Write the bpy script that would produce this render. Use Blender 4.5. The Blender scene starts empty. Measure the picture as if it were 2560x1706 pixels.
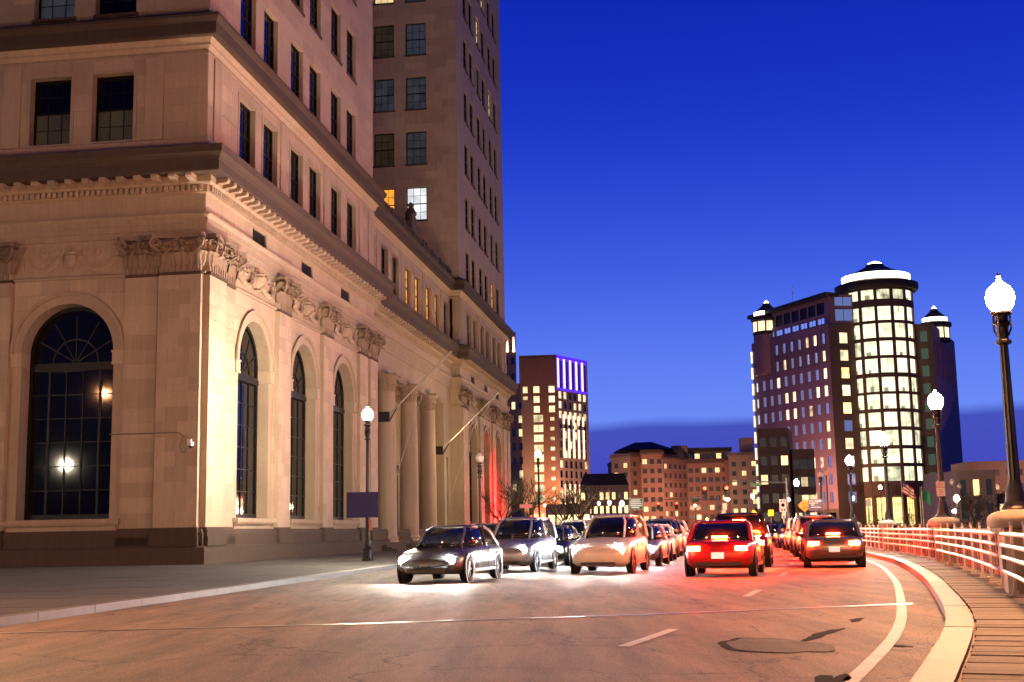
import bpy, bmesh, math, random
from mathutils import Vector, Matrix
R = math.radians
rnd = random.Random(7)
sc = bpy.context.scene
C = sc.collection
# ---------------------------------------------------------------- camera
EYE = 1.25
PITCH, ROLL = R(8.644), R(1.04)
fwd = Vector((0, math.cos(PITCH), math.sin(PITCH)))
rt0 = Vector((1, 0, 0)); up0 = rt0.cross(fwd)
rt = rt0*math.cos(ROLL)-up0*math.sin(ROLL); up = rt0*math.sin(ROLL)+up0*math.cos(ROLL)
cam = bpy.data.cameras.new('camera'); co = bpy.data.objects.new('camera', cam); C.objects.link(co)
m = Matrix((rt, up, -fwd)).transposed().to_4x4(); m.translation = Vector((0, 0, EYE))
co.matrix_world = m
cam.sensor_width = 36; cam.lens = 3138/2560*36; cam.clip_start = .05; cam.clip_end = 6000
sc.camera = co
# ---------------------------------------------------------------- exposure and dusk sky
sc.view_settings.view_transform = 'Standard'; sc.view_settings.look = 'None'
sc.view_settings.exposure = 3.0; sc.view_settings.gamma = 1; sc.view_settings.use_curve_mapping = False
KEXP = 1/8.0                       # light levels below are written for exposure 0, then scaled
SKY = 1.0
sc.render.engine = 'CYCLES'
sc.cycles.use_denoising = True
sc.cycles.max_bounces = 6; sc.cycles.diffuse_bounces = 3; sc.cycles.glossy_bounces = 3
sc.cycles.transparent_max_bounces = 8; sc.cycles.sample_clamp_indirect = 2.0; sc.cycles.sample_clamp_direct = 0
sc.cycles.caustics_reflective = False; sc.cycles.caustics_refractive = False
W = bpy.data.worlds.new('World'); sc.world = W; W.use_nodes = True
nt = W.node_tree; N = nt.nodes; Lk = nt.links; N.clear()
def nn(t, **k):
    n = N.new(t)
    for a, b in k.items(): setattr(n, a, b)
    return n
def math_(op, a, b=None, c=None, clamp=False):
    n = N.new('ShaderNodeMath'); n.operation = op; n.use_clamp = clamp
    for i, v in enumerate((a, b, c)):
        if v is None: continue
        if isinstance(v, (int, float)): n.inputs[i].default_value = v
        else: Lk.new(v, n.inputs[i])
    return n.outputs[0]
tc = nn('ShaderNodeTexCoord'); sep = nn('ShaderNodeSeparateXYZ'); Lk.new(tc.outputs['Generated'], sep.inputs[0])
ramp = nn('ShaderNodeValToRGB'); Lk.new(sep.outputs['Z'], ramp.inputs[0])
stops = [(0.0, (.20, .32, .97)), (.06, (.175, .29, .95)), (.125, (.115, .215, .90)), (.20, (.045, .11, .78)),
         (.30, (.0075, .036, .58)), (.42, (.0030, .018, .43)), (.65, (.0015, .010, .26)), (1.0, (.001, .007, .17))]
ramp.color_ramp.interpolation = 'B_SPLINE'; els = ramp.color_ramp.elements
while len(els) < len(stops): els.new(.5)
for e, (p, c) in zip(els, stops): e.position = p; e.color = (*c, 1)
# low cloud bank along the horizon, its soft top wavers a little
ns = nn('ShaderNodeTexNoise'); ns.inputs['Scale'].default_value = 3.0; ns.inputs['Detail'].default_value = 4
mp = nn('ShaderNodeMapping'); mp.inputs['Scale'].default_value = (1, 1, 3); Lk.new(tc.outputs['Generated'], mp.inputs[0]); Lk.new(mp.outputs[0], ns.inputs[0])
edge = math_('MULTIPLY_ADD', ns.outputs[0], .026, .0735)
msk = math_('MULTIPLY', math_('SUBTRACT', edge, sep.outputs['Z']), 120.0, clamp=True)
bank = nn('ShaderNodeValToRGB'); Lk.new(sep.outputs['Z'], bank.inputs[0])
be = bank.color_ramp.elements; be[0].position = 0; be[0].color = (.060, .052, .52, 1); be[1].position = .09; be[1].color = (.060, .090, .52, 1)
mx = nn('ShaderNodeMix', data_type='RGBA'); Lk.new(msk, mx.inputs[0]); Lk.new(ramp.outputs[0], mx.inputs[6]); Lk.new(bank.outputs[0], mx.inputs[7])
# thin cirrus streaks
n2 = nn('ShaderNodeTexNoise'); n2.inputs['Scale'].default_value = 2.2; n2.inputs['Detail'].default_value = 5; n2.inputs['Roughness'].default_value = .55
mp2 = nn('ShaderNodeMapping'); mp2.inputs['Scale'].default_value = (1, 1, 7); mp2.inputs['Rotation'].default_value = (0, .12, .3); Lk.new(tc.outputs['Generated'], mp2.inputs[0]); Lk.new(mp2.outputs[0], n2.inputs[0])
cm = math_('MULTIPLY', math_('SUBTRACT', n2.outputs[0], .60, clamp=True), 1.1, clamp=True)
mx2 = nn('ShaderNodeMix', data_type='RGBA'); Lk.new(cm, mx2.inputs[0]); Lk.new(mx.outputs[2], mx2.inputs[6]); mx2.inputs[7].default_value = (.20, .24, .85, 1)
sky = nn('ShaderNodeTexSky'); sky.sky_type = 'NISHITA'; sky.sun_disc = False; sky.sun_elevation = R(-4); sky.sun_rotation = R(200)
add = nn('ShaderNodeMix', data_type='RGBA'); add.blend_type = 'ADD'; add.inputs[0].default_value = .05
Lk.new(mx2.outputs[2], add.inputs[6]); Lk.new(sky.outputs[0], add.inputs[7])
# the afterglow lies ahead; away from it the sky is already darker
dt = nn('ShaderNodeVectorMath', operation='DOT_PRODUCT'); Lk.new(tc.outputs['Generated'], dt.inputs[0]); dt.inputs[1].default_value = (.10, .99, .05)
mr = nn('ShaderNodeMapRange', interpolation_type='SMOOTHSTEP'); mr.inputs['From Min'].default_value = -.5; mr.inputs['From Max'].default_value = .62; mr.inputs['To Min'].default_value = .20; mr.inputs['To Max'].default_value = 1.0
Lk.new(dt.outputs['Value'], mr.inputs['Value'])
bg = nn('ShaderNodeBackground'); Lk.new(math_('MULTIPLY', mr.outputs[0], SKY*KEXP), bg.inputs[1]); Lk.new(add.outputs[2], bg.inputs[0])
wo = nn('ShaderNodeOutputWorld'); Lk.new(bg.outputs[0], wo.inputs[0])

# ---------------------------------------------------------------- materials
MATS = {}
def mat(name, col=(.5, .5, .5), rough=.6, metal=0, emit=None, es=0, kind=None, var=.12, spec=.5, sc_=6.0, bump=.0, col2=None, nosample=False):
    if name in MATS: return MATS[name]
    M_ = bpy.data.materials.new(name); M_.use_nodes = True; t = M_.node_tree; n = t.nodes; l = t.links
    b = n['Principled BSDF']; b.inputs['Base Color'].default_value = (*col, 1); b.inputs['Roughness'].default_value = rough
    b.inputs['Metallic'].default_value = metal; b.inputs['Specular IOR Level'].default_value = spec
    def M(op, a, b_, cl=False):
        q = n.new('ShaderNodeMath'); q.operation = op; q.use_clamp = cl
        for i, v in enumerate((a, b_)):
            if isinstance(v, (int, float)): q.inputs[i].default_value = v
            else: l.new(v, q.inputs[i])
        return q.outputs[0]
    if kind:
        tcn = n.new('ShaderNodeTexCoord'); src = tcn.outputs['Object']
        g = n.new('ShaderNodeNewGeometry')
        pos = g.outputs['Position']
        a = n.new('ShaderNodeTexNoise'); a.inputs['Scale'].default_value = sc_; a.inputs['Detail'].default_value = 8; a.inputs['Roughness'].default_value = .65
        l.new(pos, a.inputs[0])
        big = n.new('ShaderNodeTexNoise'); big.inputs['Scale'].default_value = .35; big.inputs['Detail'].default_value = 5; l.new(pos, big.inputs[0])
        v = M('ADD', M('MULTIPLY', M('SUBTRACT', a.outputs[0], .5), var*2.2), M('MULTIPLY', M('SUBTRACT', big.outputs[0], .5), var*2.4))
        if kind in ('stone', 'stoneweather'):
            # vertical rain streaks
            mpn = n.new('ShaderNodeMapping'); mpn.inputs['Scale'].default_value = (2.6, 2.6, .16); l.new(pos, mpn.inputs[0])
            s = n.new('ShaderNodeTexNoise'); s.inputs['Scale'].default_value = 1.6; s.inputs['Detail'].default_value = 6; s.inputs['Roughness'].default_value = .7; l.new(mpn.outputs[0], s.inputs[0])
            v = M('ADD', v, M('MULTIPLY', M('SUBTRACT', s.outputs[0], .5), var*(5.0 if kind == 'stoneweather' else 3.4)))
        at = n.new('ShaderNodeAttribute'); at.attribute_name = 'tone'
        oi = n.new('ShaderNodeObjectInfo')
        v = M('ADD', v, at.outputs['Fac'])
        v = M('ADD', v, M('MULTIPLY', M('SUBTRACT', oi.outputs['Random'], .5), var*1.6))
        if kind == 'asphalt':
            f = n.new('ShaderNodeTexNoise'); f.inputs['Scale'].default_value = 36; f.inputs['Detail'].default_value = 4; f.inputs['Roughness'].default_value = .8; l.new(pos, f.inputs[0])
            v = M('ADD', v, M('MULTIPLY', M('SUBTRACT', f.outputs[0], .5), 4.2))
            mpn = n.new('ShaderNodeMapping'); mpn.inputs['Rotation'].default_value = (0, 0, R(20)); mpn.inputs['Scale'].default_value = (1.4, .18, 1); l.new(pos, mpn.inputs[0])
            w = n.new('ShaderNodeTexNoise'); w.inputs['Scale'].default_value = 1.1; w.inputs['Detail'].default_value = 6; w.inputs['Roughness'].default_value = .7; l.new(mpn.outputs[0], w.inputs[0])
            v = M('ADD', v, M('MULTIPLY', M('SUBTRACT', w.outputs[0], .5), 2.4))
            sp = n.new('ShaderNodeTexVoronoi'); sp.inputs['Scale'].default_value = 42; l.new(pos, sp.inputs[0])
            v = M('ADD', v, M('MULTIPLY', M('LESS_THAN', sp.outputs['Distance'], .10), .9))
            vr = n.new('ShaderNodeTexVoronoi'); vr.feature = 'DISTANCE_TO_EDGE'; vr.inputs['Scale'].default_value = .33
            wd = n.new('ShaderNodeTexNoise'); wd.inputs['Scale'].default_value = 1.5; wd.inputs['Detail'].default_value = 5; l.new(pos, wd.inputs[0])
            va = n.new('ShaderNodeVectorMath'); va.operation = 'ADD'; l.new(pos, va.inputs[0]); l.new(wd.outputs['Color'], va.inputs[1]); l.new(va.outputs[0], vr.inputs[0])
            v = M('SUBTRACT', v, M('MULTIPLY', M('LESS_THAN', vr.outputs['Distance'], .006), .6))
            st_ = n.new('ShaderNodeTexNoise'); st_.inputs['Scale'].default_value = .9; st_.inputs['Detail'].default_value = 7; st_.inputs['Roughness'].default_value = .7; l.new(mpn.outputs[0], st_.inputs[0])
            v = M('SUBTRACT', v, M('MULTIPLY', M('MULTIPLY', M('SUBTRACT', st_.outputs[0], .56, True), 5.0, True), .5))
        if kind == 'wood':
            mpn = n.new('ShaderNodeMapping'); mpn.inputs['Rotation'].default_value = (0, 0, R(20)); mpn.inputs['Scale'].default_value = (1.2, 22, 4); l.new(pos, mpn.inputs[0])
            w = n.new('ShaderNodeTexNoise'); w.inputs['Scale'].default_value = 2.4; w.inputs['Detail'].default_value = 7; w.inputs['Roughness'].default_value = .75; l.new(mpn.outputs[0], w.inputs[0])
            v = M('ADD', v, M('MULTIPLY', M('SUBTRACT', w.outputs[0], .5), 1.8))
            a = w
        f1 = M('ADD', v, 1.0)
        mxn = n.new('ShaderNodeMix'); mxn.data_type = 'RGBA'; mxn.blend_type = 'MULTIPLY'; mxn.inputs[0].default_value = 1
        mxn.inputs[6].default_value = (*col, 1); cmb = n.new('ShaderNodeCombineColor')
        f1c = M('MAXIMUM', f1, .12)
        for i in range(3): l.new(f1c, cmb.inputs[i])
        l.new(cmb.outputs[0], mxn.inputs[7])
        last = mxn.outputs[2]
        if kind == 'brick':
            br = n.new('ShaderNodeTexBrick'); br.inputs['Scale'].default_value = 1.2; br.inputs['Color1'].default_value = (1, 1, 1, 1); br.inputs['Color2'].default_value = (.75, .75, .75, 1); br.inputs['Mortar'].default_value = (1.2, 1.2, 1.2, 1)
            l.new(src, br.inputs[0]); m3 = n.new('ShaderNodeMix'); m3.data_type = 'RGBA'; m3.blend_type = 'MULTIPLY'; m3.inputs[0].default_value = .5; l.new(last, m3.inputs[6]); l.new(br.outputs[0], m3.inputs[7]); last = m3.outputs[2]
        l.new(last, b.inputs['Base Color'])
        if bump:
            bp = n.new('ShaderNodeBump'); bp.inputs['Strength'].default_value = bump; bp.inputs['Distance'].default_value = .02
            l.new((f if kind == 'asphalt' else a).outputs[0], bp.inputs['Height']); l.new(bp.outputs[0], b.inputs['Normal'])
    if emit:
        b.inputs['Emission Color'].default_value = (*emit, 1); b.inputs['Emission Strength'].default_value = es*KEXP
    if nosample: M_.cycles.emission_sampling = 'NONE'
    MATS[name] = M_
    return M_
def litmat(name, col, es, contrast=.5, scale=1.2, sample=False):
    """a lit window: what is seen of the bright room behind the pane is uneven"""
    if name in MATS: return MATS[name]
    M_ = bpy.data.materials.new(name); M_.use_nodes = True; t = M_.node_tree; n = t.nodes; l = t.links
    b = n['Principled BSDF']; b.inputs['Base Color'].default_value = (.04, .04, .04, 1); b.inputs['Roughness'].default_value = .15
    g = n.new('ShaderNodeNewGeometry'); a = n.new('ShaderNodeTexNoise'); a.inputs['Scale'].default_value = scale; a.inputs['Detail'].default_value = 3
    l.new(g.outputs['Position'], a.inputs[0]); oi = n.new('ShaderNodeObjectInfo'); at = n.new('ShaderNodeAttribute'); at.attribute_name = 'tone'
    def M(op, a_, b_):
        q = n.new('ShaderNodeMath'); q.operation = op
        for i, v in enumerate((a_, b_)):
            if isinstance(v, (int, float)): q.inputs[i].default_value = v
            else: l.new(v, q.inputs[i])
        return q.outputs[0]
    v = M('MULTIPLY', M('SUBTRACT', a.outputs[0], .5), 3.2*contrast)
    v = M('ADD', v, M('MULTIPLY', M('SUBTRACT', oi.outputs['Random'], .5), contrast*.9))
    v = M('ADD', v, at.outputs['Fac'])
    v = M('MULTIPLY', M('MAXIMUM', M('ADD', v, 1.0), .08), es*KEXP)
    b.inputs['Emission Color'].default_value = (*col, 1); l.new(v, b.inputs['Emission Strength'])
    if not sample: M_.cycles.emission_sampling = 'NONE'
    MATS[name] = M_
    return M_
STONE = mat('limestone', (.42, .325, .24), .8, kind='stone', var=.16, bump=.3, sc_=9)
STONE_W = mat('weathered and shaded limestone', (.072, .047, .034), .85, kind='stoneweather', var=.16, bump=.3, sc_=7)  # weathered stone; cornice shade is darkened into the same base colour
CARVED = mat('carved limestone', (.38, .285, .21), .8, kind='stone', var=.14, bump=.2, sc_=12)
FRAME = mat('dark bronze frame', (.006, .007, .009), .45, spec=.25)
GLASS = mat('dark window glass', (.003, .003, .004), .05, spec=.35)
GLASS_B = mat('blue dusk glass', (.10, .14, .22), .12, metal=.75)
SOFT = mat('dim blind behind glass', (.05, .055, .065), .25, emit=(.35, .42, .62), es=.06, nosample=True)
ASPH = mat('asphalt', (.185, .125, .088), .74, kind='asphalt', var=.16, bump=.55, sc_=2.5)
PATCH = mat('asphalt patch', (.075, .062, .056), .85, kind='asphalt', var=.15, bump=.3, sc_=3)
TAR = mat('tar seal', (.008, .007, .008), .95, spec=.05)
PAINT = mat('worn road paint', (.46, .43, .40), .65, kind='stone', var=.34, bump=.3, sc_=30)
JOINT = mat('worn steel joint', (.5, .5, .5), .32, metal=.8)
GRAN = mat('granite kerb', (.105, .094, .096), .6, kind='stone', var=.12, bump=.25, sc_=60)
CONC = mat('concrete', (.36, .31, .25), .8, kind='stone', var=.13, bump=.3, sc_=20)
WALK = mat('pavement concrete', (.055, .046, .042), .8, kind='stone', var=.16, bump=.3, sc_=8)
WOOD = mat('weathered planks', (.12, .088, .066), .75, kind='wood', var=.16, bump=.5)
DIRT = mat('dark ground', (.035, .034, .038), .9, kind='stone', var=.2)
IRON = mat('black cast iron', (.010, .010, .012), .45, spec=.5)
RAIL = mat('galvanised rail', (.68, .64, .64), .28, metal=.75)
STEEL = mat('dull steel', (.22, .22, .24), .45, metal=.6)
TYRE = mat('tyre rubber', (.015, .015, .015), .8)
RIMM = mat('alloy rim', (.45, .45, .47), .3, metal=.9)
PLASTIC = mat('black trim', (.012, .012, .013), .5)
CARGLASS = mat('car glass', (.008, .009, .012), .05, spec=.8)
PLATE = mat('licence plate', (.7, .7, .68), .5, emit=(1, .95, .85), es=.5, nosample=True)
BARK = mat('bark', (.050, .040, .034), .9)
WHITEP = mat('white sign face', (.78, .76, .74), .5)
BRICK_O = mat('office brick', (.43, .23, .30), .8, kind='brick', var=.12)
BRICK_D = mat('office dark stone', (.20, .125, .095), .8, kind='stone', var=.12)
BRICK_R = mat('apartment brick', (.38, .19, .16), .85, kind='brick', var=.14)
TANST = mat('tan precast', (.45, .33, .27), .8, kind='stone', var=.1)
ROOF = mat('dark roof', (.045, .040, .048), .7)

# ---------------------------------------------------------------- mesh helpers
class MB:
    def __init__(s): s.v = []; s.f = []; s.t = []
    def add(s, vs, fs, tone=0.0):
        k = len(s.v); s.v += [tuple(p) for p in vs]; s.f += [tuple(i+k for i in f) for f in fs]; s.t += [tone]*len(fs); return s
    def box(s, x0, x1, y0, y1, z0, z1, tone=0.0):
        if x0 > x1: x0, x1 = x1, x0
        if y0 > y1: y0, y1 = y1, y0
        v = [(x0, y0, z0), (x1, y0, z0), (x1, y1, z0), (x0, y1, z0), (x0, y0, z1), (x1, y0, z1), (x1, y1, z1), (x0, y1, z1)]
        return s.add(v, [(0, 3, 2, 1), (4, 5, 6, 7), (0, 1, 5, 4), (1, 2, 6, 5), (2, 3, 7, 6), (3, 0, 4, 7)], tone)
    def prism(s, pts, d0, d1, fn=None, tone=0.0):
        """polygon pts (u, z) extruded between depths d0 and d1; fn(u, d, z) -> xyz"""
        fn = fn or (lambda u, d, z: (u, d, z)); n = len(pts)
        v = [fn(u, d0, z) for u, z in pts]+[fn(u, d1, z) for u, z in pts]
        f = [tuple(range(n)), tuple(range(2*n-1, n-1, -1))]+[(i, (i+1) % n, n+(i+1) % n, n+i) for i in range(n)]
        return s.add(v, f, tone)
    def flat(s, pts, z0, z1, tone=0.0):
        n = len(pts); v = [(x, y, z0) for x, y in pts]+[(x, y, z1) for x, y in pts]
        return s.add(v, [tuple(range(n-1, -1, -1)), tuple(range(n, 2*n))]+[(i, (i+1) % n, n+(i+1) % n, n+i) for i in range(n)], tone)
    def lathe(s, prof, c=(0, 0, 0), n=20, ax=2, cap=True, tone=0.0, a0=0, a1=2*math.pi):
        vs = []; full = abs(a1-a0-2*math.pi) < 1e-6; m_ = n if full else n+1
        for r, h in prof:
            for i in range(m_):
                a = a0+(a1-a0)*i/n; p = [r*math.cos(a), r*math.sin(a)]
                q = (p[0], p[1], h) if ax == 2 else ((h, p[0], p[1]) if ax == 0 else (p[0], h, p[1]))
                vs.append((c[0]+q[0], c[1]+q[1], c[2]+q[2]))
        fs = []
        for j in range(len(prof)-1):
            for i in range(n):
                i2 = (i+1) % m_; fs.append((j*m_+i, j*m_+i2, (j+1)*m_+i2, (j+1)*m_+i))
        if cap and full: fs += [tuple(range(m_-1, -1, -1)), tuple(range((len(prof)-1)*m_, len(prof)*m_))]
        return s.add(vs, fs, tone)
    def tube(s, pts, r, n=6, r1=None, tone=0.0):
        pts = [Vector(p) for p in pts]; L_ = len(pts); vs = []; up_ = None
        for j, p in enumerate(pts):
            d = (pts[min(j+1, L_-1)]-pts[max(j-1, 0)]).normalized()
            if up_ is None: up_ = Vector((0, 0, 1)) if abs(d.z) < .9 else Vector((1, 0, 0))
            a = d.cross(up_).normalized(); b = a.cross(d).normalized(); up_ = b
            rr = r if r1 is None else r+(r1-r)*j/(L_-1)
            for i in range(n):
                t = 2*math.pi*i/n; vs.append(p+a*(rr*math.cos(t))+b*(rr*math.sin(t)))
        fs = [(j*n+i, j*n+(i+1) % n, (j+1)*n+(i+1) % n, (j+1)*n+i) for j in range(L_-1) for i in range(n)]
        fs += [tuple(range(n-1, -1, -1)), tuple(range((L_-1)*n, L_*n))]
        return s.add(vs, fs, tone)
    def mesh(s, name, m, smooth=False):
        me = bpy.data.meshes.new(name); me.from_pydata(s.v, [], s.f); me.materials.append(m)
        if any(s.t):
            at = me.attributes.new('tone', 'FLOAT', 'FACE'); at.data.foreach_set('value', s.t)
        if smooth: me.polygons.foreach_set('use_smooth', [True]*len(s.f))
        return me
    def build(s, name, m, parent=None, smooth=False, recalc=False, loc=None, rz=None, **k):
        me = s.mesh(name, m, smooth)
        if recalc:
            bm = bmesh.new(); bm.from_mesh(me); bmesh.ops.recalc_face_normals(bm, faces=bm.faces); bm.to_mesh(me); bm.free()
        return ob(name, me, parent, loc, rz, **k)
def ob(name, me, parent=None, loc=None, rz=None, kind=None, label=None):
    o = bpy.data.objects.new(name, me); C.objects.link(o); o.parent = parent
    if loc is not None: o.location = loc
    if rz is not None: o.rotation_euler = (0, 0, rz)
    if kind: o['kind'] = kind
    if label: o['label'] = label
    return o
def tag(o, label=None, cat=None, group=None, kind=None):
    if label: o['label'] = label
    if cat: o['category'] = cat
    if group: o['group'] = group
    if kind: o['kind'] = kind
    return o
def thing(name, label, cat, loc=(0, 0, 0), rz=0, group=None):
    o = bpy.data.objects.new(name, None); C.objects.link(o); o.location = loc; o.rotation_euler = (0, 0, rz); o.empty_display_size = .2
    return tag(o, label, cat, group)
def dup(o, parent=None, loc=None, rz=None, label=None, keep=True):
    c = o.copy(); C.objects.link(c); c.parent = parent
    if loc is not None: c.location = loc
    if rz is not None: c.rotation_euler = (0, 0, rz)
    if label: c['label'] = label
    for ch in list(o.children): dup(ch, c)
    return c
def text(name, body, m, parent, loc, size, rot, depth=.004, align='CENTER'):
    cu = bpy.data.curves.new(name, 'FONT'); cu.body = body; cu.size = size; cu.align_x = align; cu.align_y = 'CENTER'; cu.extrude = depth; cu.resolution_u = 3
    tmp = bpy.data.objects.new('type_setting', cu); C.objects.link(tmp)
    dg = bpy.context.evaluated_depsgraph_get(); dg.update()
    me = bpy.data.meshes.new_from_object(tmp.evaluated_get(dg)); bpy.data.objects.remove(tmp); bpy.data.curves.remove(cu)
    me.materials.clear(); me.materials.append(m)
    o = ob(name, me, parent, loc); o.rotation_euler = rot
    return o
# unit cube shared by all masonry pieces
UNIT = {}
def unit(m, bev=.0):
    k = m.name
    if k not in UNIT: UNIT[k] = MB().box(0, 1, 0, 1, 0, 1).mesh('piece', m)
    return UNIT[k]
def piece(name, m, parent, x0, x1, y0, y1, z0, z1, kind=None):
    o = ob(name, unit(m), parent, kind=kind); o.location = (min(x0, x1), min(y0, y1), z0); o.scale = (abs(x1-x0), abs(y1-y0), z1-z0); return o
# ---------------------------------------------------------------- the street in plan
KP = [(-40, -19.0), (-20, -9.6), (0, -.95), (10.36, 3.26), (15.17, 5.08), (21.3, 6.98), (30, 9.45), (41.9, 12.4), (55.5, 15.0), (66, 17.0), (80, 19.1), (100, 21.9), (130, 25.2), (170, 28.5), (220, 31)]
def kx(y):
    """kerb line, smooth through the measured points"""
    for i in range(len(KP)-1):
        if y <= KP[i+1][0] or i == len(KP)-2:
            (y0, x0), (y1, x1) = KP[i], KP[i+1]
            def sl(j):
                a = max(j-1, 0); b_ = min(j+1, len(KP)-1); return (KP[b_][1]-KP[a][1])/(KP[b_][0]-KP[a][0])
            h = y1-y0; t = (y-y0)/h; s0, s1 = sl(i)*h, sl(i+1)*h
            return (2*t**3-3*t**2+1)*x0+(t**3-2*t**2+t)*s0+(-2*t**3+3*t**2)*x1+(t**3-t**2)*s1
def kth(y): return math.atan((kx(y+.5)-kx(y-.5)))
def lane(off, y):
    """point at distance off to the left of the kerb (negative: on the pavement) and heading"""
    t = kth(y); return kx(y)-off*math.cos(t), y+off*math.sin(t), t
def fk(y): return -4.6+.115*(y-45)          # kerb on the far side of the street
def strip(mb, o0, o1, ya, yb, z0, z1, step=1.5, tone=0):
    n = max(2, int((yb-ya)/step)); pts = [ya+(yb-ya)*i/n for i in range(n+1)]
    for a, b_ in zip(pts, pts[1:]):
        p = [lane(o0, a)[:2], lane(o0, b_)[:2], lane(o1, b_)[:2], lane(o1, a)[:2]]
        mb.add([(*q, z1) for q in p]+[(*q, z0) for q in p], [(0, 3, 2, 1)] if z0 == z1 else [(0, 3, 2, 1), (0, 1, 5, 4), (3, 7, 6, 2), (4, 5, 6, 7), (0, 4, 7, 3), (1, 2, 6, 5)], tone)
g = MB().add([(-3000, -300, -.03), (3000, -300, -.03), (3000, 5000, -.03), (-3000, 5000, -.03)], [(0, 1, 2, 3)]).build('ground', DIRT, kind='structure')
r = MB(); ys = [-30+i*2 for i in range(131)]
for a, b_ in zip(ys, ys[1:]):
    xl = lambda y: fk(y)-.02 if y > 12 else fk(12)-.02-(12-y)*2.2
    r.add([(xl(a), a, 0), (kx(a)+.05, a, 0), (kx(b_)+.05, b_, 0), (xl(b_), b_, 0)], [(0, 1, 2, 3)])
road = r.build('road', ASPH, kind='structure')
cr = MB().add([(-90, 146, .004), (100, 146, .004), (100, 178, .004), (-90, 178, .004)], [(0, 1, 2, 3)]).build('cross_street', ASPH, kind='structure')
# lane paint
mk = MB(); strip(mk, .50, .64, 2, 118, .006, .006)
e1 = mk.build('edge_line', PAINT, road, kind=None)
for i in range(9):
    y0 = 12.75+i*9.75
    if y0 > 95: break
    d = MB(); strip(d, 3.20, 3.34, y0, y0+2.35, .006, .006); d.build('lane_dash', PAINT, road)
# steel joint of the bridge deck, patched holes, tar
d = MB().flat([(6.3, 20.36), (6.3, 20.46), (2.1, 19.10), (-2.3, 18.16), (-7.4, 17.6), (-7.4, 17.5), (-2.3, 18.06), (2.1, 19.0)], .001, .009); d.build('expansion_joint', JOINT, road)
def blob(cx, cy, a, b_, th, n=26, j=.12, seed=1):
    q = random.Random(seed); ph = [q.uniform(0, 6.3) for _ in range(3)]; out = []
    for i in range(n):
        t = 2*math.pi*i/n; k = 1+j*math.sin(2*t+ph[0])+j*.7*math.sin(3*t+ph[1])+j*.4*math.sin(7*t+ph[2])
        x, y = a*k*math.cos(t), b_*k*math.sin(t); out.append((cx+x*math.cos(th)-y*math.sin(th), cy+x*math.sin(th)+y*math.cos(th)))
    return out
MB().flat(blob(2.72, 13.75, .50, 1.02, .15, seed=3), .001, .005).build('tar_rim', TAR, road)
MB().flat(blob(2.76, 13.70, .455, .965, .15, seed=3), .002, .008).build('road_patch', PATCH, road)
MB().flat(blob(3.55, 15.0, .10, .75, -.5, j=.3, seed=5), .001, .005).build('tar_seal', TAR, road)
MB().flat(blob(2.55, 10.55, .10, .55, -.35, j=.35, seed=8), .001, .006).build('tar_seal', TAR, road)
MB().flat(blob(4.55, 17.2, .07, .35, -.5, j=.3, seed=12), .001, .005).build('tar_seal', TAR, road)
MB().flat(blob(4.0, 13.4, .06, .16, .3, j=.3, seed=13), .001, .005).build('tar_seal', TAR, road)
# sand and small stones washed against the kerb
gm = MB(); q = random.Random(4)
for i in range(900):
    y = 7+30*q.random()**1.6; off = .03+abs(q.gauss(0, .18)); x, yy, t = lane(off, y); s_ = q.uniform(.002, .007)
    gm.add([(x-s_, yy, 0), (x+s_, yy-s_*.5, 0), (x, yy+s_, 0), (x, yy, s_*1.3)], [(0, 1, 3), (1, 2, 3), (2, 0, 3)], q.uniform(-.2, .5))
gm.build('gravel', mat('grit', (.42, .36, .28), .9, kind='stone'), kind='stuff')
# kerb of granite stones
kerb = MB()
strip(kerb, 0, -.27, -12, 125, -.02, .10, 3); kerb = kerb.build('kerb', GRAN, kind='structure')
y = 2.0
while y < 110:
    d = MB(); L_ = 1.85; strip(d, .012, -.282, y, y+L_*math.cos(kth(y))-.02, .0, .148+rnd.uniform(-.004, .004), .9); d.build('stone', GRAN, kerb); y += L_*math.cos(kth(y))
# narrow plank footway between kerb and railing
deck = MB(); strip(deck, -.285, -2.1, -12, 125, -.02, .10, 3); deck = deck.build('footway', CONC, kind='structure')
y = 3.2; k = 0; far = MB()
while y < 100:
    wd = .285*math.cos(kth(y)); z = .139+rnd.uniform(-.005, .007); o0 = -.315+rnd.uniform(-.012, .012)
    tgt = MB() if k < 170 else far
    p = [lane(o0, y)[:2], lane(o0, y+wd-.014)[:2], lane(-2.05, y+wd-.014)[:2], lane(-2.05, y)[:2]]
    tgt.add([(*a, z) for a in p]+[(*a, .09) for a in p], [(0, 3, 2, 1), (0, 1, 5, 4), (3, 7, 6, 2), (4, 5, 6, 7), (0, 4, 7, 3), (1, 2, 6, 5)], rnd.uniform(-.25, .2))
    if k < 170: tgt.build('plank', WOOD, deck)
    y += wd; k += 1
far.build('planks', WOOD, deck, kind='stuff')
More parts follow.
